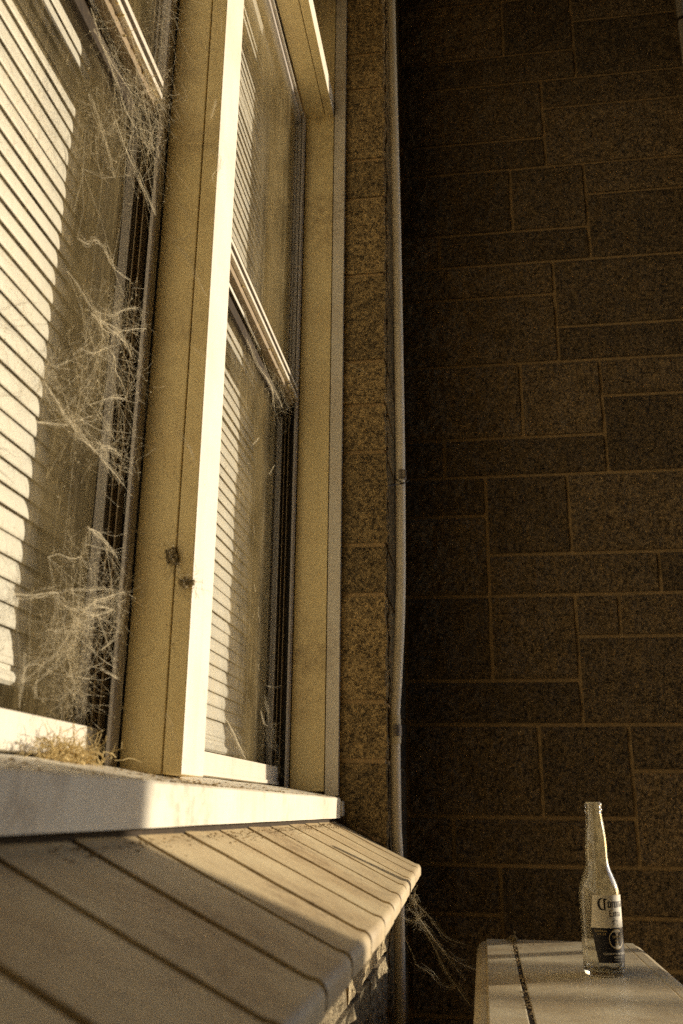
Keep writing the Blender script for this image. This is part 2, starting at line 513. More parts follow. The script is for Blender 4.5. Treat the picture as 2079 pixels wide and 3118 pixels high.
# ------------------------------------------------------------------ window
win = thing('window', (-.31, .93, Z(-.015)), 'cream timber window with two sliding sash lights and a wide white sill', 'window')
XF, XI = -.283, -.346


def lighten_lit(o):
    """outward faces get a paler paint that stands in for strong sun"""
    o.data.materials.append(M['lit_face'])
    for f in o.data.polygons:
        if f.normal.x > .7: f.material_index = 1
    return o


YW = [(.125, .893), (.967, 1.735)]


def frame_v(name, y0, y1, z0, z1):
    a = MB(); a.box(XI, -.3035, y0, y1, z0, z1)
    o = a.build(name, M['cream'], win, bevel=.0012)
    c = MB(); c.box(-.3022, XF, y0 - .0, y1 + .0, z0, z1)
    lighten_lit(c.build('cover_strip', M['cream'], o, bevel=.0015))
    return o


frame_v('mullion', .893, .967, .030, 2.30)
for y0, y1 in ((1.735, 1.7515), (.092, .125)):
    a = MB(); a.box(XI, XF, y0, y1, .030, 2.30)
    a.build('jamb', M['cream'], win, bevel=.0012)
jt = MB(); jt.box(-.2815, -.257, 1.7365, 1.7515, .0225, 2.30)
jt.build('jamb_trim', M['trim'], win, bevel=.001)
for y0, y1 in YW:
    a = MB(); a.box(XI, -.3035, y0 + .0008, y1 - .0008, 1.505, 1.546)
    o = a.build('transom', M['cream'], win, bevel=.0012)
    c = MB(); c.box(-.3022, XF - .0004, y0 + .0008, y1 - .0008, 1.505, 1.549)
    lighten_lit(c.build('cover_strip', M['cream'], o, bevel=.0015))
    a = MB(); a.box(XI, XF, y0 + .0008, y1 - .0008, 2.265, 2.30)
    a.build('head', M['cream'], win, bevel=.0012)
# sill: weathered slope on top
prof = [(-.250, -.015), (-.250, .0175), (-.2525, .0195), (-.345, .036), (-.39, .040), (-.39, -.022), (-.27, -.022), (-.27, -.015)]
V, F = [], []
ny = 60
for j in range(ny + 1):
    y = .096 + (1.718 - .096) * j / ny
    for i, (x, z) in enumerate(prof):
        w = .0006 * noise.noise(Vector((x * 3, y * 9, z * 40)))
        V.append((x + w, y, Z(z) + w * .7))
n = len(prof)
for j in range(ny):
    for i in range(n):
        k = (i + 1) % n
        F.append((j * n + i, j * n + k, (j + 1) * n + k, (j + 1) * n + i))
F.append(tuple(range(n))); F.append(tuple(ny * n + i for i in reversed(range(n))))
sill = mesh_obj('sill', V, F, M['cream_sill'], win)
cp = MB(); cp.box(-.33, -.2465, 1.7195, 1.7505, -.012, .0135)
cp.build('sill_end_cap', M['cream_sill'], win, bevel=.002)

# aluminium tracks, sashes and panes in both lights and the fixed panes above
for wi, (y0, y1) in enumerate(YW):
    for side, yy in ((1, y1), (-1, y0)):
        def sbox(mb, x0, x1, d0, d1, z0, z1):
            a, b = (yy - d1, yy - d0) if side > 0 else (yy + d0, yy + d1)
            mb.box(x0, x1, a, b, z0, z1)
        ch = MB(); sbox(ch, -.395, -.3472, .0006, .004, .033, 1.503)
        tr = ch.build('sash_track', M['track'], win)
        fl = MB(); sbox(fl, -.3505, -.3465, .0045, .026, .033, 1.503)
        fl.build('track_flange', M['alu'], tr, bevel=.0006)
        for xf in (-.3625, -.3700):
            fb = MB(); sbox(fb, xf - .0006, xf + .0006, .0042, .019, .033, 1.503)
            fb.build('track_fin', M['fin'], tr)
    # lower sash (inner plane)
    s = MB()
    s.box(-.379, -.363, y0 + .022, y1 - .005, .040, .0715)           # bottom rail
    s.box(-.3625, -.3605, y0 + .022, y1 - .022, .0405, .0465)        # drip lip
    so = s.build('lower_sash', M['alu_light'], win, bevel=.0008)
    st = MB(); st.box(-.387, -.376, y1 - .019, y1 - .007, .072, .785); st.box(-.387, -.376, y0 + .007, y0 + .019, .072, .785)
    st.build('stile', M['alu'], so, bevel=.0005)
    tp = MB(); tp.box(-.387, -.372, y0 + .02, y1 - .02, .758, .786)
    tp.build('top_rail', M['joint'], so, bevel=.0005)
    pn = MB(); pn.box(-.3800, -.3775, y0 + .02, y1 - .02, .0715, .758)
    pn.build('pane', M['pane2' if wi else 'pane'], so)
    # upper sash (outer plane) with the grooved meeting rail
    s = MB()
    s.box(-.3525, -.345, y0 + .021, y1 - .021, .8105, .818)
    s.box(-.3525, -.345, y0 + .021, y1 - .021, .7925, .7995)
    so = s.build('upper_sash', M['alu_light'], win, bevel=.0006)
    rbd = MB(); rbd.box(-.364, -.3527, y0 + .021, y1 - .021, .781, .818)
    rbd.build('rail_body', M['fin'], so, bevel=.0006)
    gr = MB(); gr.box(-.3522, -.3505, y0 + .022, y1 - .022, .7997, .8103)
    gr.build('rail_groove', M['joint'], so)
    st = MB(); st.box(-.366, -.354, y1 - .017, y1 - .005, .819, 1.49); st.box(-.366, -.354, y0 + .005, y0 + .017, .819, 1.49)
    st.box(-.366, -.354, y0 + .017, y1 - .017, 1.478, 1.49)
    st.build('stile', M['alu'], so, bevel=.0005)
    bd = MB(); bd.box(-.3535, -.3485, y0 + .01, y1 - .01, 1.4925, 1.4965)
    bd.build('glazing_bead', M['alu_light'], so, bevel=.0004)
    pn = MB(); pn.box(-.3595, -.357, y0 + .016, y1 - .016, .817, 1.479)
    pn.build('pane', M['pane2' if wi else 'pane'], so)
    pn = MB(); pn.box(-.3565, -.354, y0 + .001, y1 - .001, 1.5475, 2.264)
    pn.build('pane', M['pane'], win)
    # inner linings seen through the glass
    ln = MB()
    if wi == 0: ln.box(-.52, -.396, .935, .945, .03, 1.64)
    else: ln.box(-.52, -.396, 1.747, 1.7525, .03, 1.64)
    ln.box(-.52, -.396, y0 + .03, y1 + .03 if wi == 0 else 1.746, 1.641, 1.66)
    if wi == 0: ln.box(-.52, -.396, .092, .10, .03, 1.64)
    else: ln.box(-.52, -.396, .946, .955, .03, 1.64)
    ln.build('inner_lining', M['lining'], win)
    b = MB(); b.box(-.52, -.396, y0, y1 + .005, .018, .0265)
    b.build('inner_stool', M['room'], win, bevel=.001)
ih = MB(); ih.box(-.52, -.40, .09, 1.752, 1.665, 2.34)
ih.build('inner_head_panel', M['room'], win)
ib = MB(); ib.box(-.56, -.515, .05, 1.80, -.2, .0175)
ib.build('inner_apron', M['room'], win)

# ------------------------------------------------------------------ venetian blinds
PITCH, SW, LEN = .0215, .0214, .727


def slat_mesh(tilt):
    V, F = [], []
    pr = []
    for side in (1, -1):
        for i in range(7):
            s = (i / 6 - .5) * (1 if side > 0 else -1)
            u = s * SW
            bow = .0012 * (1 - (2 * s) ** 2) + side * .00013
            # u runs along the slat width (outer edge down), bow pushes outwards
            x = -u * math.cos(tilt) + bow * math.sin(tilt)
            z = u * math.sin(tilt) + bow * math.cos(tilt)
            pr.append((x, z))
    for y in (-LEN / 2, -LEN / 4, 0, LEN / 4, LEN / 2):
        for x, z in pr: V.append((x, y, z))
    n = len(pr)
    for j in range(4):
        for i in range(n):
            k = (i + 1) % n
            F.append((j * n + i, (j + 1) * n + i, (j + 1) * n + k, j * n + k))
    F.append(tuple(range(n))); F.append(tuple(4 * n + i for i in reversed(range(n))))
    me = bpy.data.meshes.new('slat')
    me.from_pydata(V, [], F); me.update()
    me.materials.append(M['blind'])
    me.polygons.foreach_set('use_smooth', [len(p.vertices) == 4 for p in me.polygons])
    return me


slat_me = slat_mesh(R(82))
XB = -.43
for bi, (yc, zb, lab) in enumerate(((.919 - LEN / 2, .112, 'white venetian blind behind the near cobwebbed window light'),
                                    (1.727 - LEN / 2, .092, 'white venetian blind behind the far window light beside the pipe'))):
    bl = thing('venetian_blind', (XB, yc, Z(zb)), lab, 'blind', 'blinds inside the window')
    z = zb + .016
    first = True
    k = 0
    while z < 1.585:
        if k < 3: dz = .006
        else: dz = PITCH
        o = link('slat', slat_me, bl, (XB + rnd.uniform(-.0006, .0006), yc + rnd.uniform(-.0012, .0012), Z(z)))
        o.rotation_euler = (rnd.uniform(-.0012, .0012), R(rnd.uniform(-2.4, 2.4) - (9 if k < 3 else 0) + (rnd.choice((-7, 6)) if rnd.random() < .07 else 0)), rnd.uniform(-.0015, .0015))
        z += dz; k += 1
    br = MB(); br.tube([(XB, yc - LEN / 2, Z(zb)), (XB, yc + LEN / 2, Z(zb))], .0075, 10)
    br.build('bottom_rail', M['blind'], bl, smooth=False)
    hr = MB(); hr.box(XB - .013, XB + .013, yc - LEN / 2 - .003, yc + LEN / 2 + .003, 1.600, 1.628)
    hr.build('headrail', M['blind'], bl, bevel=.001)
    for yo in (-.3, .335):
        cd = MB()
        cd.tube([(XB + .0065, yc + yo, Z(zb)), (XB + .0065, yc + yo, Z(1.6))], .0006, 4)
        cd.tube([(XB - .0065, yc + yo, Z(zb)), (XB - .0065, yc + yo, Z(1.6))], .0006, 4)
        cd.build('ladder_cord', M['blind'], bl)

# ------------------------------------------------------------------ sloping brick sill
bs = thing('brick_sill', (-.19, .95, Z(-.13)), 'sloping sill of painted bullnose bricks under the window', 'brick sill')
slope = -.479
prof = [(-.262, -.0205), (-.225, -.0205 + slope * .037), (-.175, -.0205 + slope * .087), (-.1055, -.0205 + slope * .1565)]
cxb, czb, rb = -.1045, -.1055, .0100
for a in (58, 44, 30, 15, 0): prof.append((cxb + rb * math.cos(R(a)), czb + rb * math.sin(R(a))))
prof += [(-.0950, -.1145), (-.0975, -.1175), (-.1050, -.1185), (-.160, -.0930), (-.26, -.0455)]


def brick(y0, y1, dz, tilt):
    cx = sum(p[0] for p in prof) / len(prof); cz = sum(p[1] for p in prof) / len(prof)
    V, F = [], []
    ys = [(y0, .0018), (y0 + .0006, .0006), (y0 + .0018, 0), ((y0 + y1) / 2, -.0001), (y1 - .0018, 0), (y1 - .0006, .0006), (y1, .0018)]
    n = len(prof)
    for y, ins in ys:
        for x, z in prof:
            d = Vector((cx - x, cz - z)).normalized() * ins
            w = .0006 * noise.noise(Vector((x * 40, y * 30, z * 40)))
            sk = -.016 * max(0, y - .95) / .8 * max(0, (x + .262) / .167)       # the course runs slightly off the wall line
            V.append((x + d.x + w + sk, y, Z(z + d.y + dz + w - sk * .479 + tilt * (y - (y0 + y1) / 2))))
    for j in range(len(ys) - 1):
        for i in range(n):
            k = (i + 1) % n
            F.append((j * n + i, j * n + k, (j + 1) * n + k, (j + 1) * n + i))
    F.append(tuple(range(n))); F.append(tuple((len(ys) - 1) * n + i for i in reversed(range(n))))
    o = mesh_obj('brick', V, F, M['brick'], bs, smooth=True)
    o.data.set_sharp_from_angle(angle=R(28))
    return o


js = [.0105 + .1185 * i for i in range(1, 15)] + [1.7515]
for i in range(len(js) - 1):
    brick(js[i] + .0034, js[i + 1] - .0034, rnd.uniform(-.0002, .0002), rnd.uniform(-.014, -.006))
# dirt in the joints, lower than the bricks
V, F = [], []
pj = [(x - .0070, z - .0075) if z > -.109 and i < 9 else (x - .004, z + .003) for i, (x, z) in enumerate(prof)]
n = len(pj); ny = 420
for j in range(ny + 1):
    y = .13 + (1.7505 - .13) * j / ny
    for x, z in pj:
        w = .0026 * noise.noise(Vector((x * 130, y * 130, z * 130)))
        sk = -.016 * max(0, y - .95) / .8 * max(0, (x + .262) / .167)
        V.append((x + w * .5 + sk, y, Z(z + max(w, -.004) - sk * .479)))
for j in range(ny):
    for i in range(n):
        k = (i + 1) % n
        F.append((j * n + i, j * n + k, (j + 1) * n + k, (j + 1) * n + i))
mesh_obj('joint_dirt', V, F, M['joint'], bs, smooth=True)
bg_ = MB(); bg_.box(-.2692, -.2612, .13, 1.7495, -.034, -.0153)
bg_.build('bedding_dirt_shade', M['joint'], bs)  # dark strip: bedding dirt and the shade under the sill in one colour

# ------------------------------------------------------------------ conduit in the corner
def spline(pts, n=8):
    pts = [Vector(p) for p in pts]
    out = []
    for i in range(len(pts) - 1):
        p0 = pts[max(i - 1, 0)]; p1 = pts[i]; p2 = pts[i + 1]; p3 = pts[min(i + 2, len(pts) - 1)]
        for k in range(n):
            t = k / n
            out.append(.5 * ((2 * p1) + (-p0 + p2) * t + (2 * p0 - 5 * p1 + 4 * p2 - p3) * t * t + (-p0 + 3 * p1 - 3 * p2 + p3) * t ** 3))
    out.append(pts[-1])
    return out


YP = 1.80
PR = .0098
pth = spline([(-.1585, YP, Z(2.45)), (-.156, YP, Z(1.891)), (-.1485, YP, Z(1.323)), (-.1452, YP, Z(.911)), (-.1442, YP, Z(.658)), (-.1462, YP, Z(.41)),
              (-.1530, YP, Z(.26)), (-.1588, YP, Z(.175)), (-.1590, YP, Z(.139)), (-.1580, YP, Z(-.02)), (-.1550, YP, Z(-.10)), (-.1535, YP, Z(-.343)), (-.1535, YP, Z(-.86))], 8)
pipe = thing('conduit_pipe', (-.1535, YP, 0), 'thin white plastic conduit running up the corner beside the window', 'pipe')
mb = MB(); mb.tube(pth, PR, 20)
po = mb.build('pipe', M['pvc'], pipe, smooth=True)


def px_at(z):
    best = min(pth, key=lambda p: abs(p.z - Z(z)))
    return best.x


# clip with a rounded head and loose wire
def clip_strap(z, hgt, a0, a1, rr, name='clip', mat='zinc'):
    x = px_at(z)
    V, F = [], []
    n = 16
    for zz, ins in ((z - hgt / 2, 0), (z + hgt / 2, 0)):
        for r_ in (rr, rr + .0012):
            for i in range(n + 1):
                a = R(a0 + (a1 - a0) * i / n)
                V.append((x + r_ * math.cos(a), YP + r_ * math.sin(a), Z(zz)))
    m = n + 1
    for i in range(n):
        F += [(m + i, m + i + 1, 3 * m + i + 1, 3 * m + i), (i + 1, i, 2 * m + i, 2 * m + i + 1), (i, i + 1, m + i + 1, m + i), (2 * m + i + 1, 2 * m + i, 3 * m + i, 3 * m + i + 1)]
    F += [(0, m, 3 * m, 2 * m), (n + m, n, n + 2 * m, n + 3 * m)]
    return mesh_obj(name, V, F, M[mat], pipe)


clip_strap(.652, .020, -105, 60, PR + .0008)
ck = MB(); ck.box(-.1405, -.1325, YP - .0118, YP - .0085, .643, .661)
ck.build('clip', M['zinc'], pipe, bevel=.0028, seg=3)
wp = spline([(-.1265, YP - .004, Z(.640)), (-.1315, YP - .012, Z(.633)), (-.1395, YP - .0135, Z(.631)), (-.1475, YP - .0115, Z(.6375)), (-.1545, YP - .004, Z(.644)), (-.157, YP + .006, Z(.647))], 6)
wp2 = spline([(-.1375, YP - .0135, Z(.6305)), (-.1500, YP - .022, Z(.6255)), (-.163, YP - .040, Z(.617)), (-.1715, YP - .052, Z(.6135)), (-.184, YP - .056, Z(.6125))], 6)
wm = MB(); wm.tube(wp, .0012, 6); wm.tube(wp2, [.0013 - .0007 * i / (len(wp2) - 1) for i in range(len(wp2))], 6)
wm.blob((-.1385, YP - .0135, Z(.631)), .0022, seed=3)
wm.build('wire', M['wire'], pipe, smooth=True)
# tape wrap and second clip
tp = MB()
tz = [.118 + .0052 * i for i in range(11)]
tp.tube([(px_at(z), YP, Z(z)) for z in tz], [PR + .0011 + .0004 * ((i * 7) % 3) for i in range(11)], 20)
tp.build('tape_wrap', M['tape'], pipe, smooth=False)
clip_strap(.142, .021, -100, 70, PR + .0022)
sm = MB(); x2 = px_at(.142); sm.tube([(x2 + .003, YP - .0155, Z(.142)), (x2 + .003, YP - .0115, Z(.142))], .0022, 10)
sm.build('clip_screw', M['zinc'], pipe)

# second pipe at the right end of the back wall
p2 = thing('wall_pipe', (.627, YB - .016, 0), 'brown pipe at the top right edge of the dark block wall', 'pipe')
mb = MB(); mb.tube([(.627, YB - .016, Z(-.88)), (.627, YB - .016, Z(2.45))], .0125, 18)
mb.build('pipe', M['pvc'], p2, smooth=True)
mb = MB(); mb.tube([(.627, YB - .016, Z(2.112)), (.627, YB - .016, Z(2.122))], .0145, 18)
mb.build('pipe_clip', M['joint'], p2)

# ------------------------------------------------------------------ air conditioner outdoor unit
UX0, UX1, UY0, UY1, UZ = -.020, .276, 1.085, 1.925, -.228
ac = thing('outdoor_unit', (.128, 1.5, 0), 'cream enamel outdoor unit with rounded corners standing under the bottle', 'air conditioner')


def rounded_shell(x0, x1, y0, y1, z0, z1, rc, re, n=6, cut=None):
    """box with round upright corners (rc) and a round top edge (re)"""
    def ring(ins, z):
        out = []
        r_ = max(rc - ins, .002)
        for cx, cy, a0 in ((x1 - rc, y1 - rc, 0), (x0 + rc, y1 - rc, 90), (x0 + rc, y0 + rc, 180), (x1 - rc, y0 + rc, 270)):
            for i in range(n + 1):
                a = R(a0 + 90 * i / n)
                out.append((cx + r_ * math.cos(a), cy + r_ * math.sin(a), z))
        return out
    V, F = [], []
    rings = [ring(0, Z(z0)), ring(0, Z(z1 - re))]
    for i in range(1, 6):
        a = R(90 * i / 5)
        rings.append(ring(re * (1 - math.cos(a)), Z(z1 - re + re * math.sin(a))))
    m = len(rings[0])
    for r_ in rings: V += r_
    for j in range(len(rings) - 1):
        for i in range(m):
            k = (i + 1) % m
            F.append((j * m + i, j * m + k, (j + 1) * m + k, (j + 1) * m + i))
    F.append(tuple((len(rings) - 1) * m + i for i in range(m)))
    F.append(tuple(reversed(range(m))))
    return V, F


V, F = rounded_shell(UX0, UX1, UY0, UY1, -.86, UZ, .038, .016)
# the lid sits on the case: flat top is cut by a seam near the left and a crease near the right
body = mesh_obj('casing', V, F, M['enamel'], ac)
body.data.polygons.foreach_set('use_smooth', [len(p.vertices) == 4 for p in body.data.polygons])
lid = MB(); lid.box(.0500, .2425, UY0 + .02, UY1 - .0165, UZ - .004, UZ + .0024)
lid.build('top_panel', M['enamel'], ac, bevel=.0016)
e1 = MB(); e1.box(-.002, .0435, UY0 + .02, UY1 - .0175, UZ - .004, UZ + .0024)
e1.build('edge_panel', M['enamel'], ac, bevel=.0016)
e2 = MB(); e2.box(.2437, .2605, UY0 + .02, UY1 - .018, UZ - .004, UZ + .0020)
e2.build('edge_panel', M['enamel'], ac, bevel=.0014)
sd = MB(); sd.box(.0437, .0498, UY0 + .022, UY1 - .019, UZ - .002, UZ + .0008)
sd.build('seam', M['joint'], ac)
gl = MB()
for i in range(24): gl.box(UX1 + .0005, UX1 + .006, UY0 + .06, UY1 - .12, -.78 + .02 * i, -.771 + .02 * i)
gl.build('grille', M['alu'], ac)
for fy in (UY0 + .1, UY1 - .1):
    ft = MB(); ft.box(.0, .25, fy - .02, fy + .02, -.8995, -.861)
    ft.build('foot', M['track'], ac, bevel=.003)
TOP = UZ + .0024

# ------------------------------------------------------------------ glass beer bottle
BC = Vector((.167, 1.539, Z(TOP) + .0002))
bt = thing('beer_bottle', BC, 'empty clear glass beer bottle with white and navy label standing on the cream unit', 'bottle')


def lathe(name, prof, mat, parent, n=64, smooth=True):
    V, F = [], []
    for r_, z in prof:
        for i in range(n):
            a = 2 * math.pi * i / n
            V.append((BC.x + r_ * math.cos(a), BC.y + r_ * math.sin(a), BC.z + z))
    for j in range(len(prof) - 1):
        for i in range(n):
            k = (i + 1) % n
            F.append((j * n + i, j * n + k, (j + 1) * n + k, (j + 1) * n + i))
    F.append(tuple(reversed(range(n)))); F.append(tuple((len(prof) - 1) * n + i for i in range(n)))
    return mesh_obj(name, V, F, mat, parent, smooth)


mg, nt, p = new_mat('bottle_glass')
p.inputs['Base Color'].default_value = (.97, .96, .90, 1)
p.inputs['Roughness'].default_value = .045
p.inputs['IOR'].default_value = 1.5
p.inputs['Transmission Weight'].default_value = 1.0
ot = nt.nodes['Material Output']
df = N(nt, 'ShaderNodeBsdfTranslucent'); df.inputs[0].default_value = (.75, .62, .36, 1)
vv = coord(nt)
fz = ramp(nt, tex_noise(nt, vv, 45, 5), [(.35, .03), (.75, .11)])
ms = N(nt, 'ShaderNodeMixShader')
nt.links.new(fz, ms.inputs[0]); nt.links.new(p.outputs[0], ms.inputs[1]); nt.links.new(df.outputs[0], ms.inputs[2])
nt.links.new(ms.outputs[0], ot.inputs[0])
nt.links.new(bump(nt, tex_noise(nt, coord(nt, (1, 1, .25)), 60, 2), .10, .001), p.inputs['Normal'])
outer = [(.0235, .0015), (.0262, .0), (.0282, .0022), (.0292, .006), (.0297, .012), (.0298, .06), (.0298, .104), (.0295, .110), (.0288, .1165), (.0272, .1235),
         (.0248, .1300), (.0222, .1362), (.0198, .1420), (.0180, .1475), (.0170, .1525), (.0166, .158), (.0166, .166), (.0163, .178), (.0157, .188), (.0147, .200),
         (.0136, .210), (.0125, .218), (.0121, .2225), (.0120, .2245), (.0129, .2262), (.0129, .2290), (.0121, .2302), (.0121, .2315), (.0127, .2330), (.0128, .2372), (.0118, .2395), (.0106, .2400)]
inner = [(.0094, .2395), (.0090, .236), (.0091, .222), (.0104, .210), (.0122, .198), (.0136, .180), (.0139, .160), (.0147, .1510), (.0172, .1420), (.0214, .1325), (.0250, .1225), (.0268, .113),
         (.0272, .104), (.0273, .060), (.0272, .014), (.0262, .0088), (.0225, .0064), (.0120, .0072), (.001, .0085)]
lathe('glass_body', outer + inner, mg, bt)

dv = (Vector((0, 0, 0)) - Vector((BC.x, BC.y, 0))).normalized()        # towards the photographer
rv = Vector((-dv.y, dv.x, 0))
if rv.x < 0: rv = -rv


def on_bottle(a, z, r_):
    v = (math.cos(R(a)) * dv + math.sin(R(a)) * rv) * r_
    return (BC.x + v.x, BC.y + v.y, BC.z + z)


LC = 44.0                                                             # middle of the printed label
RL = .0298
m_white = m_plain('label_white', (.74, .68, .54), .45, nscale=200, amt=.06, bstr=0)
m_navy = m_plain('label_navy', (.010, .009, .013), .35, nscale=200, amt=.2, bstr=0)
m_ink = m_plain('label_ink', (.008, .007, .008), .4, nscale=200, amt=.1, bstr=0)
m_gold = m_plain('label_gold', (.62, .46, .20), .4, nscale=200, amt=.2, bstr=0)


def patch(name, rows, mat, r_, na=40, hole=None, parent=None):
    V, F = [], []
    th = .00012
    for layer in (0, th):
        for z, a0, a1 in rows:
            for i in range(na + 1): V.append(on_bottle(a0 + (a1 - a0) * i / na, z, r_ + layer))
    m = na + 1; L = m * len(rows)
    for j in range(len(rows) - 1):
        for i in range(na):
            q = (j * m + i, j * m + i + 1, (j + 1) * m + i + 1, (j + 1) * m + i)
            F.append(tuple(reversed(q)) if False else tuple(L + t for t in q)); F.append(tuple(reversed(q)))
    for j in range(len(rows) - 1):
        for i in (0, na):
            F.append((j * m + i, (j + 1) * m + i, L + (j + 1) * m + i, L + j * m + i))
    return mesh_obj(name, V, F, mat, parent or bt)


rows = []
for i in range(13):
    t = i / 12
    z = .0655 + (.1095 - .0655) * t
    h = 73 - 10 * t
    rows.append((z, LC - h, LC + h))
lab_w = patch('white_label', rows, m_white, RL + .0001)
rows = []
for i in range(13):
    t = i / 12
    z = .0195 + (.0655 - .0195) * t
    h = 57.5 + 15.5 * t
    rows.append((z, LC - h, LC + h))
lab_n = patch('navy_label', rows, m_navy, RL + .0001)


def disc(name, rad0, rad1, zc, mat, r_, parent, n=40):
    V, F = [], []
    for k in range(n):
        q = 2 * math.pi * k / n
        for rr in (rad0, rad1):
            V.append(on_bottle(LC + math.degrees(rr * math.cos(q) / RL), zc + rr * math.sin(q), r_))
    for k in range(n):
        k2 = (k + 1) % n
        F.append((2 * k, 2 * k + 1, 2 * k2 + 1, 2 * k2))
    if rad0 < .0008: F.append(tuple(2 * k for k in range(n)))
    return mesh_obj(name, V, F, mat, parent)


disc('medallion', .0004, .0126, .0505, m_white, RL + .00028, lab_n)
disc('medallion_ring', .0126, .0136, .0505, m_gold, RL + .00030, lab_n)


def wrap_pts(pts2, faces, a0, z0, r_, name, mat, parent, mirror=False):
    V = []
    for x, y in pts2:
        V.append(on_bottle(a0 + math.degrees(x / RL), z0 + y, r_))
    return mesh_obj(name, V, faces, mat, parent)


def lettering(s, h, a0, z0, mat, parent, name='lettering', r_=RL + .00042, align='CENTER', bold=0.0, sx=1.0):
    cu = bpy.data.curves.new('lettering', 'FONT')
    cu.body = s
    cu.size = h / .72
    cu.align_x = align
    cu.offset = bold * h
    cu.resolution_u = 3
    ob = bpy.data.objects.new('lettering_tmp', cu)
    COL.objects.link(ob)
    dg = bpy.context.evaluated_depsgraph_get()
    me = bpy.data.meshes.new_from_object(ob.evaluated_get(dg))
    pts = [(v.co.x * sx, v.co.y) for v in me.vertices]
    faces = [tuple(p.vertices) for p in me.polygons]
    bpy.data.objects.remove(ob); bpy.data.curves.remove(cu); bpy.data.meshes.remove(me)
    return wrap_pts(pts, faces, a0, z0, r_, name, mat, parent)


def arc(cx, cy, rx, ry, a0, a1, n=14):
    return [(cx + rx * math.cos(R(a0 + (a1 - a0) * i / n)), cy + ry * math.sin(R(a0 + (a1 - a0) * i / n))) for i in range(n + 1)]


# black-letter capital: crescent, inner stem with pointed head and foot, top serif
u = .001
cres_o = arc(7.6, 9.2, 7.4, 8.6, 78, 300); cres_i = arc(8.8, 9.4, 5.0, 7.6, 84, 292)
pts = [(x * u, y * u) for x, y in cres_o + cres_i]
n1 = len(cres_o)
fc = [(i, i + 1, n1 + i + 1, n1 + i) for i in range(n1 - 1)]
for poly in ([(9.4, 2.0), (10.9, .6), (11.6, 2.2), (11.6, 15.2), (10.2, 17.0), (9.0, 15.0)],
             [(10.4, 17.2), (11.4, 14.8), (13.6, 14.9), (14.9, 15.9), (13.0, 16.2)],
             [(8.8, 2.8), (11.2, -.6), (12.4, .2), (11.2, 1.4), (11.2, 3.0)]):
    b = len(pts); pts += [(x * u, y * u) for x, y in poly]; fc.append(tuple(range(b, b + len(poly))))
aC = -8.0
ob = wrap_pts(pts, fc, aC, .0885, RL + .00042, 'lettering', m_ink, lab_w)


def gothic(strokes, a0, z0, s):
    pts, fc = [], []
    for poly in strokes:
        b = len(pts); pts += [(x * s, y * s) for x, y in poly]; fc.append(tuple(range(b, b + len(poly))))
    return wrap_pts(pts, fc, a0, z0, RL + .00042, 'lettering', m_ink, lab_w)


def stem(x, w=1.5, h=7.5):
    return [(x, .9), (x + w / 2, 0), (x + w, .9), (x + w, h - .9), (x + w / 2, h), (x, h - .9)]


def bar(x0, y0, x1, y1, w=.55):
    return [(x0, y0 - w), (x1, y1 - w), (x1, y1 + w), (x0, y0 + w)]


xo = 8.2
let_o = lambda x: [stem(x), stem(x + 3.0), bar(x + .7, 7.0, x + 3.6, 6.6), bar(x + .7, .6, x + 3.6, .9)]
let_r = lambda x: [stem(x), bar(x + .9, 6.2, x + 3.2, 7.0, .7)]
let_n = lambda x: [stem(x), stem(x + 2.9), bar(x + .9, 6.1, x + 3.4, 6.8)]
let_a = lambda x: [stem(x + 2.9), stem(x, h=4.4), bar(x + .6, 4.0, x + 3.5, 4.4), bar(x + .4, 7.0, x + 3.6, 6.7)]
strokes = []
x = 0
for fn, w in ((let_o, 5.6), (let_r, 4.2), (let_o, 5.6), (let_n, 5.6), (let_a, 5.0)):
    strokes += fn(x); x += w
gothic(strokes, aC + math.degrees(.0150 / RL), .0925, .00118)
# second line
ext = []
ext += [stem(0, 1.6, 10), bar(.8, 9.4, 5.4, 9.6, .6), bar(.8, 5.2, 4.2, 5.3, .5), bar(.8, .6, 5.6, .8, .6)]
ext += [[(6.4, .2), (7.9, .2), (11.0, 6.8), (9.4, 6.8)], [(6.4, 6.8), (7.8, 6.8), (11.2, .2), (9.6, .2)]]
ext += [stem(12.4, 1.4, 9.2), bar(11.4, 6.6, 15.0, 6.8, .5)]
ext += [stem(16.0, 1.4, 7.0), bar(16.8, 6.0, 18.8, 6.8, .6)]
ext += [stem(22.4, 1.4, 7.0), stem(19.8, 1.3, 4.2), bar(20.3, 3.9, 23.2, 4.2), bar(20.2, 6.6, 23.2, 6.3)]
gothic(ext, 24.0, .0805, .00086)
# crown-like emblem under the name
gothic([[(0, 2.2), (3.0, 4.6), (6.0, 5.4), (5.0, 3.4), (2.0, 2.0)], [(5.2, 5.6), (6.2, 8.6), (7.0, 5.4)], [(1.2, 1.6), (2.2, -2.0), (2.8, -1.8), (2.2, 1.6)], [(4.4, 1.6), (4.6, -2.0), (5.2, -2.0), (5.2, 1.6)],
        [(6.4, 5.4), (11, 4.4), (11.6, 2.2), (9, 3.4)], [(1.0, -2.8), (11.6, -2.8), (11.6, -3.3), (1.0, -3.3)]], 30.0, .0716, .0009)
lettering('35.5cl/355 ml e', .0024, -20, .0604, m_gold, lab_n, align='LEFT', bold=.02, sx=.86)
lettering('12 FL. OZ.', .0024, -13, .0562, m_gold, lab_n, align='LEFT', bold=.01, sx=.86)
for s, z in (('LA', .0572), ('CERVEZA', .0524), ('MAS', .0476), ('FINA', .0428)):
    lettering(s, .0030, LC, z, m_gold, lab_n, r_=RL + .00040, bold=.02)
lettering('CERVECERIA MODELO S.A.', .0030, LC, .0300, m_white, lab_n, bold=.005, sx=.92)
lettering('MEXICO', .0028, LC, .0254, m_white, lab_n, bold=.01)
lettering('4.6% ALC./VOL.', .0016, LC, .0218, m_white, lab_n)
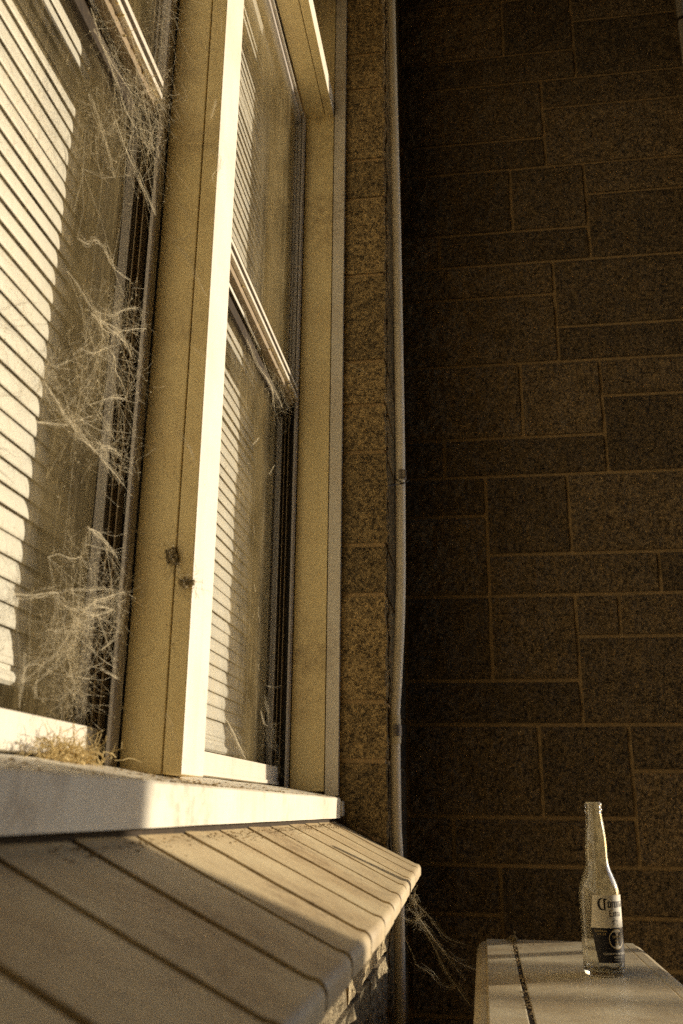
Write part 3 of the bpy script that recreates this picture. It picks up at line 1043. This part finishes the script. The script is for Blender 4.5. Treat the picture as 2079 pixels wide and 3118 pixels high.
lettering('A BEER', .0030, 176, .1105, m_white, bt, r_=RL + .0001, bold=.02)
for k in range(3):
    lettering(('CONTENTS', 'SERVE COLD', 'RECYCLE')[k] if False else '||||||||', .0026 + .001 * (k % 2), 196, .036 - .009 * k, m_white, bt, r_=RL + .0001)
# dark scrap lying in the bottom of the bottle
V, F = [], []
for i in range(15):
    t = i / 14
    a = -16 + 100 * t
    zc = .0118 + .0016 * math.sin(t * 9.0) + (.004 * max(0, t - .75) * 4)
    hw_ = .0004 + .0013 * math.sin(math.pi * min(1, t * 1.05)) + .0007 * math.sin(t * 17) ** 2
    for dz, rr in ((-hw_, .0245), (hw_, .0252)):
        V.append(on_bottle(a, zc + dz, rr))
    for dz, rr in ((-hw_, .0238), (hw_, .0244)):
        V.append(on_bottle(a, zc + dz, rr))
for i in range(14):
    a, b = 4 * i, 4 * i + 4
    F += [(a, b, b + 1, a + 1), (a + 3, b + 3, b + 2, a + 2), (a + 1, b + 1, b + 3, a + 3), (a + 2, b + 2, b, a)]
mesh_obj('dark_scrap', V, F, M['wire'], bt)

WEBS={'upper':[(1,[(-0.342,0.6735,1.492),(-0.342,0.6756,1.4542),(-0.342,0.6684,1.4023)]),(1.6,[(-0.342,0.7267,1.5613),(-0.342,0.7664,1.5475),(-0.342,0.8115,1.5419),(-0.342,0.861,1.5341)]),(1.2,[(-0.342,0.7321,1.683),(-0.342,0.7642,1.6756),(-0.342,0.7732,1.6548),(-0.342,0.8061,1.6531)]),(1,[(-0.342,0.789,1.6773),(-0.342,0.8073,1.6701),(-0.342,0.8324,1.6681),(-0.342,0.8617,1.6521)]),(1.3,[(-0.342,0.6576,1.6203),(-0.342,0.6891,1.6091),(-0.342,0.7266,1.5972),(-0.342,0.7575,1.5877),(-0.342,0.7873,1.5904)]),(1,[(-0.342,0.6679,1.6061),(-0.342,0.712,1.6092),(-0.342,0.7677,1.6191)]),(1,[(-0.342,0.6708,1.5333),(-0.342,0.709,1.522),(-0.342,0.7451,1.4973)]),(1.5,[(-0.342,0.6821,1.3844),(-0.342,0.7032,1.393),(-0.342,0.7173,1.407),(-0.342,0.7343,1.411),(-0.342,0.7608,1.4101)]),(1,[(-0.342,0.7613,1.5327),(-0.342,0.7683,1.5201),(-0.342,0.7798,1.5253)]),(1,[(-0.342,0.781,1.6193),(-0.342,0.7996,1.5968),(-0.342,0.819,1.5933),(-0.342,0.8402,1.6083)]),(1,[(-0.342,0.7904,1.6391),(-0.342,0.8381,1.6896),(-0.342,0.852,1.6979)]),(1,[(-0.342,0.8028,1.6032),(-0.342,0.8289,1.615),(-0.342,0.8252,1.5867)]),(1,[(-0.342,0.8475,1.8236),(-0.342,0.834,1.7834),(-0.342,0.8345,1.7558)])],'middle':[(1.6,[(-0.342,0.6698,1.3436),(-0.342,0.6951,1.3428),(-0.342,0.7295,1.3387),(-0.342,0.7438,1.3375),(-0.342,0.754,1.3244)]),(1.3,[(-0.342,0.7295,1.3387),(-0.342,0.7691,1.3564),(-0.342,0.7994,1.3801),(-0.342,0.8332,1.4011)]),(1.5,[(-0.342,0.7438,1.3375),(-0.342,0.7823,1.3492),(-0.342,0.8106,1.348),(-0.342,0.829,1.3408)]),(1.2,[(-0.342,0.7304,1.3346),(-0.342,0.7662,1.3357),(-0.342,0.8151,1.3654),(-0.342,0.8623,1.3927)]),(1.6,[(-0.342,0.7107,1.2897),(-0.342,0.7416,1.3011),(-0.342,0.7627,1.3182),(-0.342,0.7852,1.3187),(-0.342,0.7916,1.3076),(-0.342,0.8084,1.3029),(-0.342,0.8221,1.2964)]),(1.3,[(-0.342,0.74,1.2485),(-0.342,0.7675,1.2653),(-0.342,0.7939,1.2803),(-0.342,0.8193,1.2903)]),(1.3,[(-0.342,0.6977,1.2773),(-0.342,0.7066,1.266),(-0.342,0.7183,1.2502),(-0.342,0.7367,1.2485),(-0.342,0.7638,1.2502),(-0.342,0.7871,1.2435),(-0.342,0.7989,1.2408)]),(2.6,[(-0.342,0.6481,1.2309),(-0.342,0.6716,1.2247),(-0.342,0.6902,1.2195),(-0.342,0.7123,1.2153),(-0.342,0.7352,1.2121),(-0.342,0.7622,1.2114)]),(1.6,[(-0.342,0.7622,1.2114),(-0.342,0.7875,1.2093),(-0.342,0.8142,1.2071),(-0.342,0.8343,1.2051)]),(2.6,[(-0.342,0.6544,1.2498),(-0.342,0.6476,1.2332),(-0.342,0.6426,1.2153)]),(1,[(-0.342,0.6447,1.1908),(-0.342,0.7009,1.2119)]),(1.4,[(-0.342,0.7601,1.2207),(-0.342,0.7777,1.2204),(-0.342,0.7899,1.2147)]),(1.2,[(-0.342,0.7111,1.2203),(-0.342,0.7251,1.2277),(-0.342,0.7272,1.2187),(-0.342,0.7191,1.2126)]),(1,[(-0.342,0.7343,1.411),(-0.342,0.7618,1.4058),(-0.342,0.8079,1.4174)]),(1,[(-0.342,0.724,1.3326),(-0.342,0.7948,1.3462),(-0.342,0.8157,1.344)]),(1.2,[(-0.342,0.7587,1.2115),(-0.342,0.798,1.2283),(-0.342,0.8248,1.2295)]),(1,[(-0.342,0.657,1.2391),(-0.342,0.6779,1.2589),(-0.342,0.6881,1.266)])],'lower':[(2,[(-0.342,0.6421,1.0509),(-0.342,0.6697,1.0559),(-0.342,0.7119,1.0677),(-0.342,0.7186,1.063),(-0.342,0.7425,1.0606),(-0.342,0.7634,1.0636),(-0.342,0.7753,1.0674)]),(2.4,[(-0.342,0.7753,1.0674),(-0.342,0.7929,1.0778),(-0.342,0.8222,1.0883),(-0.342,0.8538,1.0996),(-0.342,0.8774,1.1019)]),(1,[(-0.342,0.725,1.0725),(-0.342,0.7809,1.0859),(-0.342,0.8276,1.0973)]),(1.8,[(-0.342,0.7428,1.0594),(-0.342,0.7538,1.0514),(-0.342,0.7702,1.048)]),(1.6,[(-0.342,0.6922,1.0924),(-0.342,0.7099,1.0996),(-0.342,0.7357,1.1026),(-0.342,0.7526,1.1097),(-0.342,0.7593,1.1223),(-0.342,0.7656,1.1377),(-0.342,0.7889,1.1404),(-0.342,0.8112,1.1368)]),(1.2,[(-0.342,0.7619,1.1394),(-0.342,0.8041,1.1362),(-0.342,0.8353,1.1302)]),(1,[(-0.342,0.8198,1.0206),(-0.342,0.8685,1.0163)]),(1,[(-0.342,0.8452,1.052),(-0.342,0.8162,1.0362)]),(1.3,[(-0.342,0.7664,1.0642),(-0.342,0.7926,1.0642),(-0.342,0.832,1.0777)]),(1.2,[(-0.342,0.7905,1.0732),(-0.342,0.8355,1.0784)]),(1,[(-0.342,0.6715,0.9884),(-0.342,0.6777,1.0025),(-0.342,0.6997,1.0057)]),(1,[(-0.342,0.6711,0.9708),(-0.342,0.6715,0.9884),(-0.342,0.6709,1.0105)]),(1,[(-0.342,0.6956,0.9801),(-0.342,0.693,0.9911)])],'mullion':[(1,[(-0.3647,0.886,1.8042),(-0.3518,0.886,1.7823),(-0.3398,0.886,1.7696),(-0.3278,0.886,1.757)]),(1,[(-0.3322,0.886,1.5726),(-0.3246,0.886,1.5639),(-0.3151,0.886,1.5532),(-0.3071,0.886,1.5367)]),(1,[(-0.3379,0.886,1.5277),(-0.325,0.886,1.5169),(-0.313,0.886,1.5198),(-0.3067,0.886,1.5289)]),(1,[(-0.3302,0.886,1.5174),(-0.315,0.886,1.4968),(-0.3058,0.886,1.4866)]),(1.6,[(-0.2993,0.886,1.6281),(-0.2933,0.886,1.6316),(-0.2826,0.886,1.6305),(-0.28,0.886,1.6139),(-0.2862,0.886,1.5983),(-0.2801,0.886,1.5816)]),(0.8,[(-0.3679,0.886,1.3185),(-0.3503,0.886,1.3055),(-0.3394,0.886,1.2912),(-0.3286,0.886,1.2772)]),(0.8,[(-0.3433,0.886,1.3432),(-0.3287,0.886,1.325),(-0.3164,0.886,1.3122),(-0.3074,0.886,1.2998)]),(1.2,[(-0.2995,0.886,1.383),(-0.2907,0.886,1.3735),(-0.2803,0.886,1.3658)]),(1.4,[(-0.3047,0.886,1.2827),(-0.2991,0.886,1.2707),(-0.292,0.886,1.2604),(-0.2861,0.886,1.2404)]),(1,[(-0.3227,0.886,1.509),(-0.3062,0.886,1.4923),(-0.2979,0.886,1.4689),(-0.2846,0.886,1.4418)]),(0.8,[(-0.3559,0.886,1.1194),(-0.3281,0.886,1.1202)]),(1,[(-0.3538,0.886,1.0058),(-0.3436,0.886,0.9916),(-0.3332,0.886,0.9734),(-0.3274,0.886,0.9569),(-0.3208,0.886,0.9474)]),(0.9,[(-0.3034,0.886,0.99),(-0.2983,0.886,0.9789),(-0.2864,0.886,0.9542)]),(0.8,[(-0.3591,0.886,1.1379),(-0.3351,0.886,1.1113),(-0.3356,0.886,1.0977)]),(0.8,[(-0.3497,0.886,1.1768),(-0.3397,0.886,1.1702),(-0.3332,0.886,1.1668)]),(0.7,[(-0.3463,0.886,1.8408),(-0.3196,0.886,1.8052),(-0.3016,0.886,1.7826)]),(0.7,[(-0.3344,0.886,1.8624),(-0.3202,0.886,1.8465),(-0.2939,0.886,1.8475),(-0.2807,0.886,1.8091)]),(0.7,[(-0.2924,0.886,1.6816),(-0.2885,0.886,1.7088)])],'rail':[(0.6,[(-0.3315,1.725,1.8273),(-0.2537,1.725,1.7801),(-0.2019,1.725,1.7471)]),(0.6,[(-0.3774,1.725,1.7963),(-0.3399,1.725,1.7889),(-0.2844,1.725,1.7871)]),(1,[(-0.352,1.3167,1.6249),(-0.352,1.3911,1.6148),(-0.352,1.481,1.625),(-0.352,1.5562,1.6278)]),(0.8,[(-0.352,1.4131,1.6147),(-0.352,1.5055,1.625),(-0.352,1.5348,1.5977)]),(0.8,[(-0.352,1.4307,1.6458),(-0.352,1.4794,1.6357),(-0.352,1.5423,1.6333),(-0.352,1.5968,1.6251)]),(0.8,[(-0.352,1.2808,1.663),(-0.352,1.3327,1.6495),(-0.352,1.4072,1.6506)]),(0.7,[(-0.352,1.5072,1.4568),(-0.352,1.5508,1.4922)]),(0.7,[(-0.352,1.3841,1.4659),(-0.352,1.4221,1.4916)])],'corner':[(0.8,[(-0.362,1.6002,1.1029),(-0.362,1.658,1.1068),(-0.362,1.831,1.1364)]),(1,[(-0.362,1.5849,1.036),(-0.362,1.6017,1.0217),(-0.362,1.6184,1.0103),(-0.362,1.6548,1.0225),(-0.362,1.6752,1.0454),(-0.362,1.6294,1.0366),(-0.362,1.5849,1.036)]),(0.9,[(-0.362,1.6631,1.0198),(-0.362,1.6806,1.0096),(-0.362,1.7065,0.9997)]),(1.4,[(-0.362,1.3292,1.0235),(-0.362,1.3864,1.0054),(-0.362,1.4299,0.9862),(-0.362,1.4652,0.9727)]),(0.8,[(-0.362,1.6189,1.0072),(-0.362,1.724,0.9941)]),(0.8,[(-0.362,1.5772,1.0841),(-0.362,1.6024,1.0645),(-0.362,1.6209,1.0423)]),(0.7,[(-0.362,1.5533,1.0549),(-0.362,1.5849,1.036)]),(0.8,[(-0.362,1.6704,0.9718),(-0.362,1.7102,0.9752),(-0.362,1.7167,0.987)])],'hanging':[(1,[(-0.1251,1.44,0.7537),(-0.1158,1.44,0.7299),(-0.1043,1.44,0.7043),(-0.0986,1.44,0.6916),(-0.0812,1.44,0.6837),(-0.0652,1.44,0.6694),(-0.0468,1.44,0.6658)]),(1.3,[(-0.1154,1.44,0.7649),(-0.1012,1.44,0.7609),(-0.0918,1.44,0.7501),(-0.0802,1.44,0.7352),(-0.0642,1.44,0.7162),(-0.0505,1.44,0.7037),(-0.0322,1.44,0.6947)]),(0.6,[(-0.0322,1.44,0.6947),(-0.0094,1.44,0.688)]),(0.9,[(-0.0971,1.44,0.7964),(-0.1009,1.44,0.7785),(-0.0845,1.44,0.7591),(-0.0683,1.44,0.742),(-0.0569,1.44,0.7293),(-0.0302,1.44,0.7214)]),(0.9,[(-0.0895,1.44,0.7436),(-0.0714,1.44,0.7095),(-0.0602,1.44,0.6885),(-0.0445,1.44,0.668),(-0.0268,1.44,0.6457)]),(0.7,[(-0.0872,1.44,0.7415),(-0.0552,1.44,0.7036),(-0.0327,1.44,0.6768)]),(0.8,[(-0.1227,1.44,0.7559),(-0.1061,1.44,0.7498),(-0.0917,1.44,0.7545)]),(1.2,[(-0.113,1.44,0.7694),(-0.1009,1.44,0.7763),(-0.1056,1.44,0.7829)])]}
TANGLES={'upper':[(-0.342,0.7904,1.6391),(-0.342,0.7719,1.6001),(-0.342,0.8418,1.6722),(-0.342,0.7079,1.6272),(-0.342,0.7073,1.5292),(-0.342,0.8228,1.5983),(-0.342,0.828,1.6888),(-0.342,0.8337,1.7852)],'middle':[(-0.342,0.7432,1.3403),(-0.342,0.7788,1.3473),(-0.342,0.7413,1.3025),(-0.342,0.651,1.2415),(-0.342,0.718,1.2176),(-0.342,0.7735,1.2231),(-0.342,0.8027,1.3837),(-0.342,0.8276,1.3087),(-0.342,0.7437,1.2767),(-0.342,0.831,1.238)],'lower':[(-0.342,0.7612,1.0593),(-0.342,0.75,1.0418),(-0.342,0.7416,1.0266),(-0.342,0.7499,1.0168),(-0.342,0.7527,1.0048),(-0.342,0.7636,0.9964),(-0.342,0.7656,0.988),(-0.342,0.7567,1.0519),(-0.342,0.8361,1.0928),(-0.342,0.7529,1.1085),(-0.342,0.7167,1.0357)],'mullion':[(-0.3066,0.886,1.1442),(-0.2894,0.886,1.1162)],'rail':[(-0.352,1.5673,1.6419),(-0.352,1.5265,1.6526),(-0.352,1.3672,1.6299),(-0.352,1.6082,1.6423)],'corner':[(-0.362,1.6309,1.0271),(-0.362,1.748,1.0055),(-0.362,1.6867,0.9693)],'hanging':[(-0.093,1.44,0.7523),(-0.1033,1.44,0.7807),(-0.0976,1.44,0.7587)]}
NEST=[(-0.335, 0.7461, 0.9409)]
EGG=[(-0.305, 0.886, 1.1434), (-0.2897, 0.886, 1.1163)]

# ------------------------------------------------------------------ cobwebs
def strand(mb, pts, th, r):
    sp = spline(pts, 6)
    j = .0003
    sp = [q + Vector((r.uniform(-j, j), r.uniform(-j, j), r.uniform(-j, j))) for q in sp]
    mb.tube(sp, [.000095 * min(th, 2.4) * r.uniform(.5, 1.4) for _ in sp], 3, cap=False)
    for q in sp:                                                     # specks of dust caught on the thread
        if r.random() < .10: mb.blob(q, .0004 * r.uniform(.5, 1.5), seed=r.random() * 9, sub=1)
    for _ in range(int(th * th * 5)):                                # finer threads run beside it
        a = r.randrange(0, max(1, len(sp) - 6)); b = min(len(sp), a + r.randrange(5, 16))
        if b - a < 3: continue
        o0 = Vector((r.gauss(0, 1), r.gauss(0, 1), r.gauss(0, 1))) * .0014 * th
        o1 = Vector((r.gauss(0, 1), r.gauss(0, 1), r.gauss(0, 1))) * .0014 * th
        n = b - a
        mb.tube([sp[a + i] + o0.lerp(o1, i / (n - 1)) for i in range(n)], .00005 * r.uniform(.6, 1.6), 3, cap=False)


def fuzz(mb, c, size, n, r, thick=.000045, drop=.3, flat=.35):
    for _ in range(n):
        p = Vector(c) + Vector((r.gauss(0, size * flat), r.gauss(0, size * .6), r.gauss(0, size * .75)))
        d = Vector((r.uniform(-.5, .5), r.uniform(-1, 1), r.uniform(-1, 1) - drop)).normalized()
        pts = [p]
        for _ in range(r.randrange(3, 7)):
            d = (d + Vector((r.gauss(0, .10), r.gauss(0, .15), r.gauss(0, .15)))).normalized()
            p = p + d * size * r.uniform(.18, .42)
            pts.append(p)
        mb.tube(pts, [thick * r.uniform(.6, 1.8) for _ in pts], 3, cap=False)
        if r.random() < .2: mb.blob(pts[-1], .0005 * r.uniform(.5, 1.4), seed=r.random() * 9)


LBL = {
    'upper': 'dusty cobweb on the near glass around the upper sash rail',
    'middle': 'thick torn cobweb strung across the middle of the near glass',
    'lower': 'matted cobweb with funnel hanging at the bottom of the near glass',
    'mullion': 'thin cobweb threads stuck to the shaded side of the mullion',
    'rail': 'fine cobweb under the sash rail of the far window light',
    'corner': 'small cobweb in the bottom corner of the far window light',
    'hanging': 'loose cobweb hanging from the end of the brick sill',
}
SZ = {'upper': (.026, 90), 'middle': (.020, 70), 'lower': (.018, 75), 'mullion': (.012, 30), 'rail': (.026, 70), 'corner': (.018, 50), 'hanging': (.010, 40)}
for name, strands in WEBS.items():
    r = random.Random(sum(ord(c) for c in name))
    mb = MB()
    for th, pts in strands: strand(mb, pts, th * (2.3 if name == 'hanging' else 1.7 if name in ('mullion', 'rail', 'corner') else 1), r)
    sz, n = SZ[name]
    for c in TANGLES[name]: fuzz(mb, c, sz, n, r)
    allp = [p for _, s in strands for p in s] + list(TANGLES[name])
    if name in ('upper', 'middle', 'lower'):                          # faint threads between the anchor points
        for _ in range(260):
            a, b = r.choice(allp), r.choice(allp)
            if r.random() < .4: b = (-.3455, r.uniform(.872, .888), b[2] + r.uniform(-.02, .05))     # made fast to the track flange
            if (Vector(a) - Vector(b)).length < .14:
                mid = (Vector(a) + Vector(b)) / 2 + Vector((.004, 0, -.006))
                mb.tube([a, mid, b], .00006, 3, cap=False)
    o = mb.build('cobweb', M['web'])
    tag(o, LBL[name], 'cobweb', 'cobwebs on the window', kind='stuff' if name in ('upper', 'mullion', 'rail', 'corner') else None)

# specks and wisps of web clinging to the mullion side and the far glass
r = random.Random(31); mb = MB()
for i in range(150):
    if r.random() < .62: p = Vector((r.uniform(-.343, -.286), .8915, Z(r.uniform(.05, 1.02)))); ax = Vector((1, 0, 0))
    else: p = Vector((-.3765, r.uniform(1.35, 1.70), Z(r.uniform(.08, .75)))); ax = Vector((0, 1, 0))
    mb.blob(p, .00055 * r.uniform(.4, 1.5), seed=i * .7)
    if r.random() < .5:
        d = (ax * r.gauss(0, 1) + Vector((0, 0, 1)) * r.gauss(0, 1)).normalized()
        q = [p]
        for _ in range(3):
            d = (d + ax * r.gauss(0, .4) + Vector((0, 0, 1)) * r.gauss(0, .4)).normalized()
            q.append(q[-1] + d * r.uniform(.002, .008))
        mb.tube(q, .00012 * r.uniform(.6, 1.5), 3, cap=False)
tag(mb.build('web_specks', M['web']), 'pale specks and wisps of web on the mullion side and far glass', 'cobweb', kind='stuff')

# matted clumps on the mullion and the straw nest on the sill
for c, lab, s in ((EGG[0], 'larger matted web clump stuck on the mullion side', .0085), (EGG[1], 'smaller matted web clump near the mullion edge, below the larger one', .0072)):
    r = random.Random(int(s * 1e5)); mb = MB()
    for i in range(9):
        mb.blob((c[0] + r.gauss(0, s * .5), .8905 - r.random() * s * .5, c[2] + r.gauss(0, s * .55)), s * r.uniform(.25, .5), seed=i + s, rough=.9, sub=2)
    fuzz(mb, (c[0], .887, c[2]), s * 1.5, 60, r, .0001, flat=.6)
    tag(mb.build('web_clump', M['egg']), lab, 'web clump', 'web clumps on the mullion')
r = random.Random(5); mb = MB()
nc = Vector(NEST[0]) + Vector((-.004, .012, -.002))
for i in range(420):
    p = nc + Vector((r.gauss(0, .007), r.gauss(0, .024), abs(r.gauss(0, .010)) - .006))
    d = Vector((r.gauss(0, .5), r.gauss(0, 1), r.gauss(0, .7))).normalized()
    pts = [p]
    for _ in range(r.randrange(2, 5)):
        d = (d + Vector((r.gauss(0, .5), r.gauss(0, .5), r.gauss(0, .5)))).normalized()
        q = pts[-1] + d * r.uniform(.003, .008)
        q.z = max(q.z, Z(.0235)); pts.append(q)
    mb.tube(pts, r.uniform(.00015, .0005), 4)
for i in range(30):
    mb.blob(nc + Vector((r.gauss(0, .006), r.gauss(0, .020), r.gauss(0, .005))), r.uniform(.002, .005), (1, 1, .7), seed=i, rough=.9)
tag(mb.build('straw_nest', M['straw']), 'ragged clump of straw and web on the sill under the near sash', 'nest')


# ------------------------------------------------------------------ dirt, crumbs and leaves
def crumbs(name, lab, n, fn, s0, s1, mat='crumb', seed=1):
    r = random.Random(seed); mb = MB()
    for i in range(n):
        p = fn(r)
        mb.blob(p, r.uniform(s0, s1), (r.uniform(.7, 1.6), r.uniform(.7, 1.8), r.uniform(.4, .9)), seed=i * .37, rough=.9)
        if r.random() < .12:
            a = r.uniform(0, 6.3); l = r.uniform(.003, .009)
            mb.tube([p, (p[0] + l * math.cos(a), p[1] + l * math.sin(a), p[2] + r.uniform(0, .002))], .0003, 3)
    return tag(mb.build(name, M[mat]), lab, 'dirt', kind='stuff')


def on_sill(r):
    x = r.choice([-.2535 - abs(r.gauss(0, .004)), r.uniform(-.34, -.253)])
    y = r.uniform(.3, 1.735)
    if r.random() < .45: y = r.gauss(.86, .05)
    return (x, min(y, 1.716), Z(.0192 + (-.2525 - x) * .178 + .0004))


crumbs('sill_crumbs', 'dry crumbs and grit along the top of the white sill', 420, on_sill, .0005, .0018, seed=3)


def slope_z(x): return Z(-.0205 + slope * (x + .262))


def on_slope_back(r):
    x = -.2555 + abs(r.gauss(0, .008))
    y = r.uniform(.55, 1.745)
    return (x, y, slope_z(x) + .0004)


crumbs('brick_crumbs', 'crumbs of dirt gathered where the bricks meet the sill', 420, on_slope_back, .0004, .0012, seed=4)


def in_joints(r):
    y = r.choice(js[2:-1]) + r.gauss(0, .0016)
    x = r.uniform(-.255, -.115)
    return (x, y, slope_z(x) - .0042)


crumbs('joint_crumbs', 'dirt lying in the joints between the sill bricks', 700, in_joints, .0006, .0020, seed=9)


def on_rails(r):
    y0, y1 = r.choice(YW)
    y = r.uniform(y0 + .1, y1 - .03)
    if r.random() < .6: y = y1 - .03 - abs(r.gauss(0, .08))
    return (-.349 + r.uniform(-.003, .004), y, Z(r.choice((.7925, .7995, .790, .781))) + r.uniform(-.001, .001))


crumbs('rail_crumbs', 'dust and insect scraps caught on the sash meeting rails', 260, on_rails, .0005, .0018, mat='straw', seed=12)


def on_unit(r):
    if r.random() < .6: return (.0468 + r.gauss(0, .0025), r.uniform(1.2, 1.9), Z(TOP))
    return (.047 + r.gauss(0, .012), 1.868 + r.gauss(0, .025), Z(TOP))


crumbs('unit_crumbs', 'grit along the seam on top of the cream unit', 170, on_unit, .0005, .0020, seed=6)
mb = MB(); r = random.Random(8)
for i in range(14): mb.blob((.045 + r.gauss(0, .004), 1.885 + r.gauss(0, .006), Z(TOP) + .003 + abs(r.gauss(0, .003))), r.uniform(.002, .0048), seed=i, rough=1.0)
tag(mb.build('moss_tuft', M['egg']), 'small crumbly tuft at the back end of the unit seam', 'tuft')

# curled dead leaf in the shaded corner of the brick sill
V, F = [], []
for i in range(11):
    t = i / 10
    w = .0062 * math.sin(math.pi * min(1, t * .96 + .03)) + .0003
    for s in (-1, -.4, .4, 1):
        x = -.222 + .042 * t; y = 1.7385 + s * w * .55 + .002 * math.sin(t * 5)
        V.append((x, y, slope_z(x) + .003 + .0045 * s * s + .0022 * math.sin(t * 7 + s)))
b = len(V)
V += [(x, y, z - .0004) for x, y, z in V]
for i in range(10):
    for k in range(3):
        q = (4 * i + k, 4 * i + k + 1, 4 * i + 5 + k, 4 * i + 4 + k)
        F.append(q); F.append(tuple(b + t for t in reversed(q)))
lf = mesh_obj('dry_leaf', V, F, M['leaf'], None, smooth=True)
tag(lf, 'curled dead leaf in the far corner of the brick sill', 'leaf')

# ------------------------------------------------------------------ unseen fence and railing added on the right to throw the shade
fence = thing('added_fence', (2.62, .6, 0), 'unseen paling fence added on the right to shade the near sill', 'fence')
y = -1.6
while y < 2.25:
    pl = MB(); pl.box(2.60, 2.616, y, y + .098, -.88, 0.536 + rnd.uniform(-.006, .006))
    pl.build('paling', M['timber'], fence, bevel=.002)
    y += .0995
for zz in (-.6, 0.1):
    pl = MB(); pl.box(2.618, 2.655, -1.6, 2.29, zz, zz + .07)
    pl.build('fence_rail', M['timber'], fence, bevel=.002)
rail = thing('added_railing', (2.2, 2.62, 0), 'unseen flat-bar railing added on the right to shade the cream unit', 'railing')
for z0, z1 in ((.083, .136), (.165, .181), (-.45, -.42)):
    pl = MB(); pl.box(1.72, 2.62, 2.61, 2.63, z0, z1)
    pl.build('rail_bar', M['timber'], rail, bevel=.002)
for xx in (1.70, 2.62):
    pl = MB(); pl.box(xx, xx + .03, 2.605, 2.635, -.9, .185)
    pl.build('rail_post', M['timber'], rail, bevel=.002)

for o in bpy.data.objects:
    if 'wloc' in o: del o['wloc']
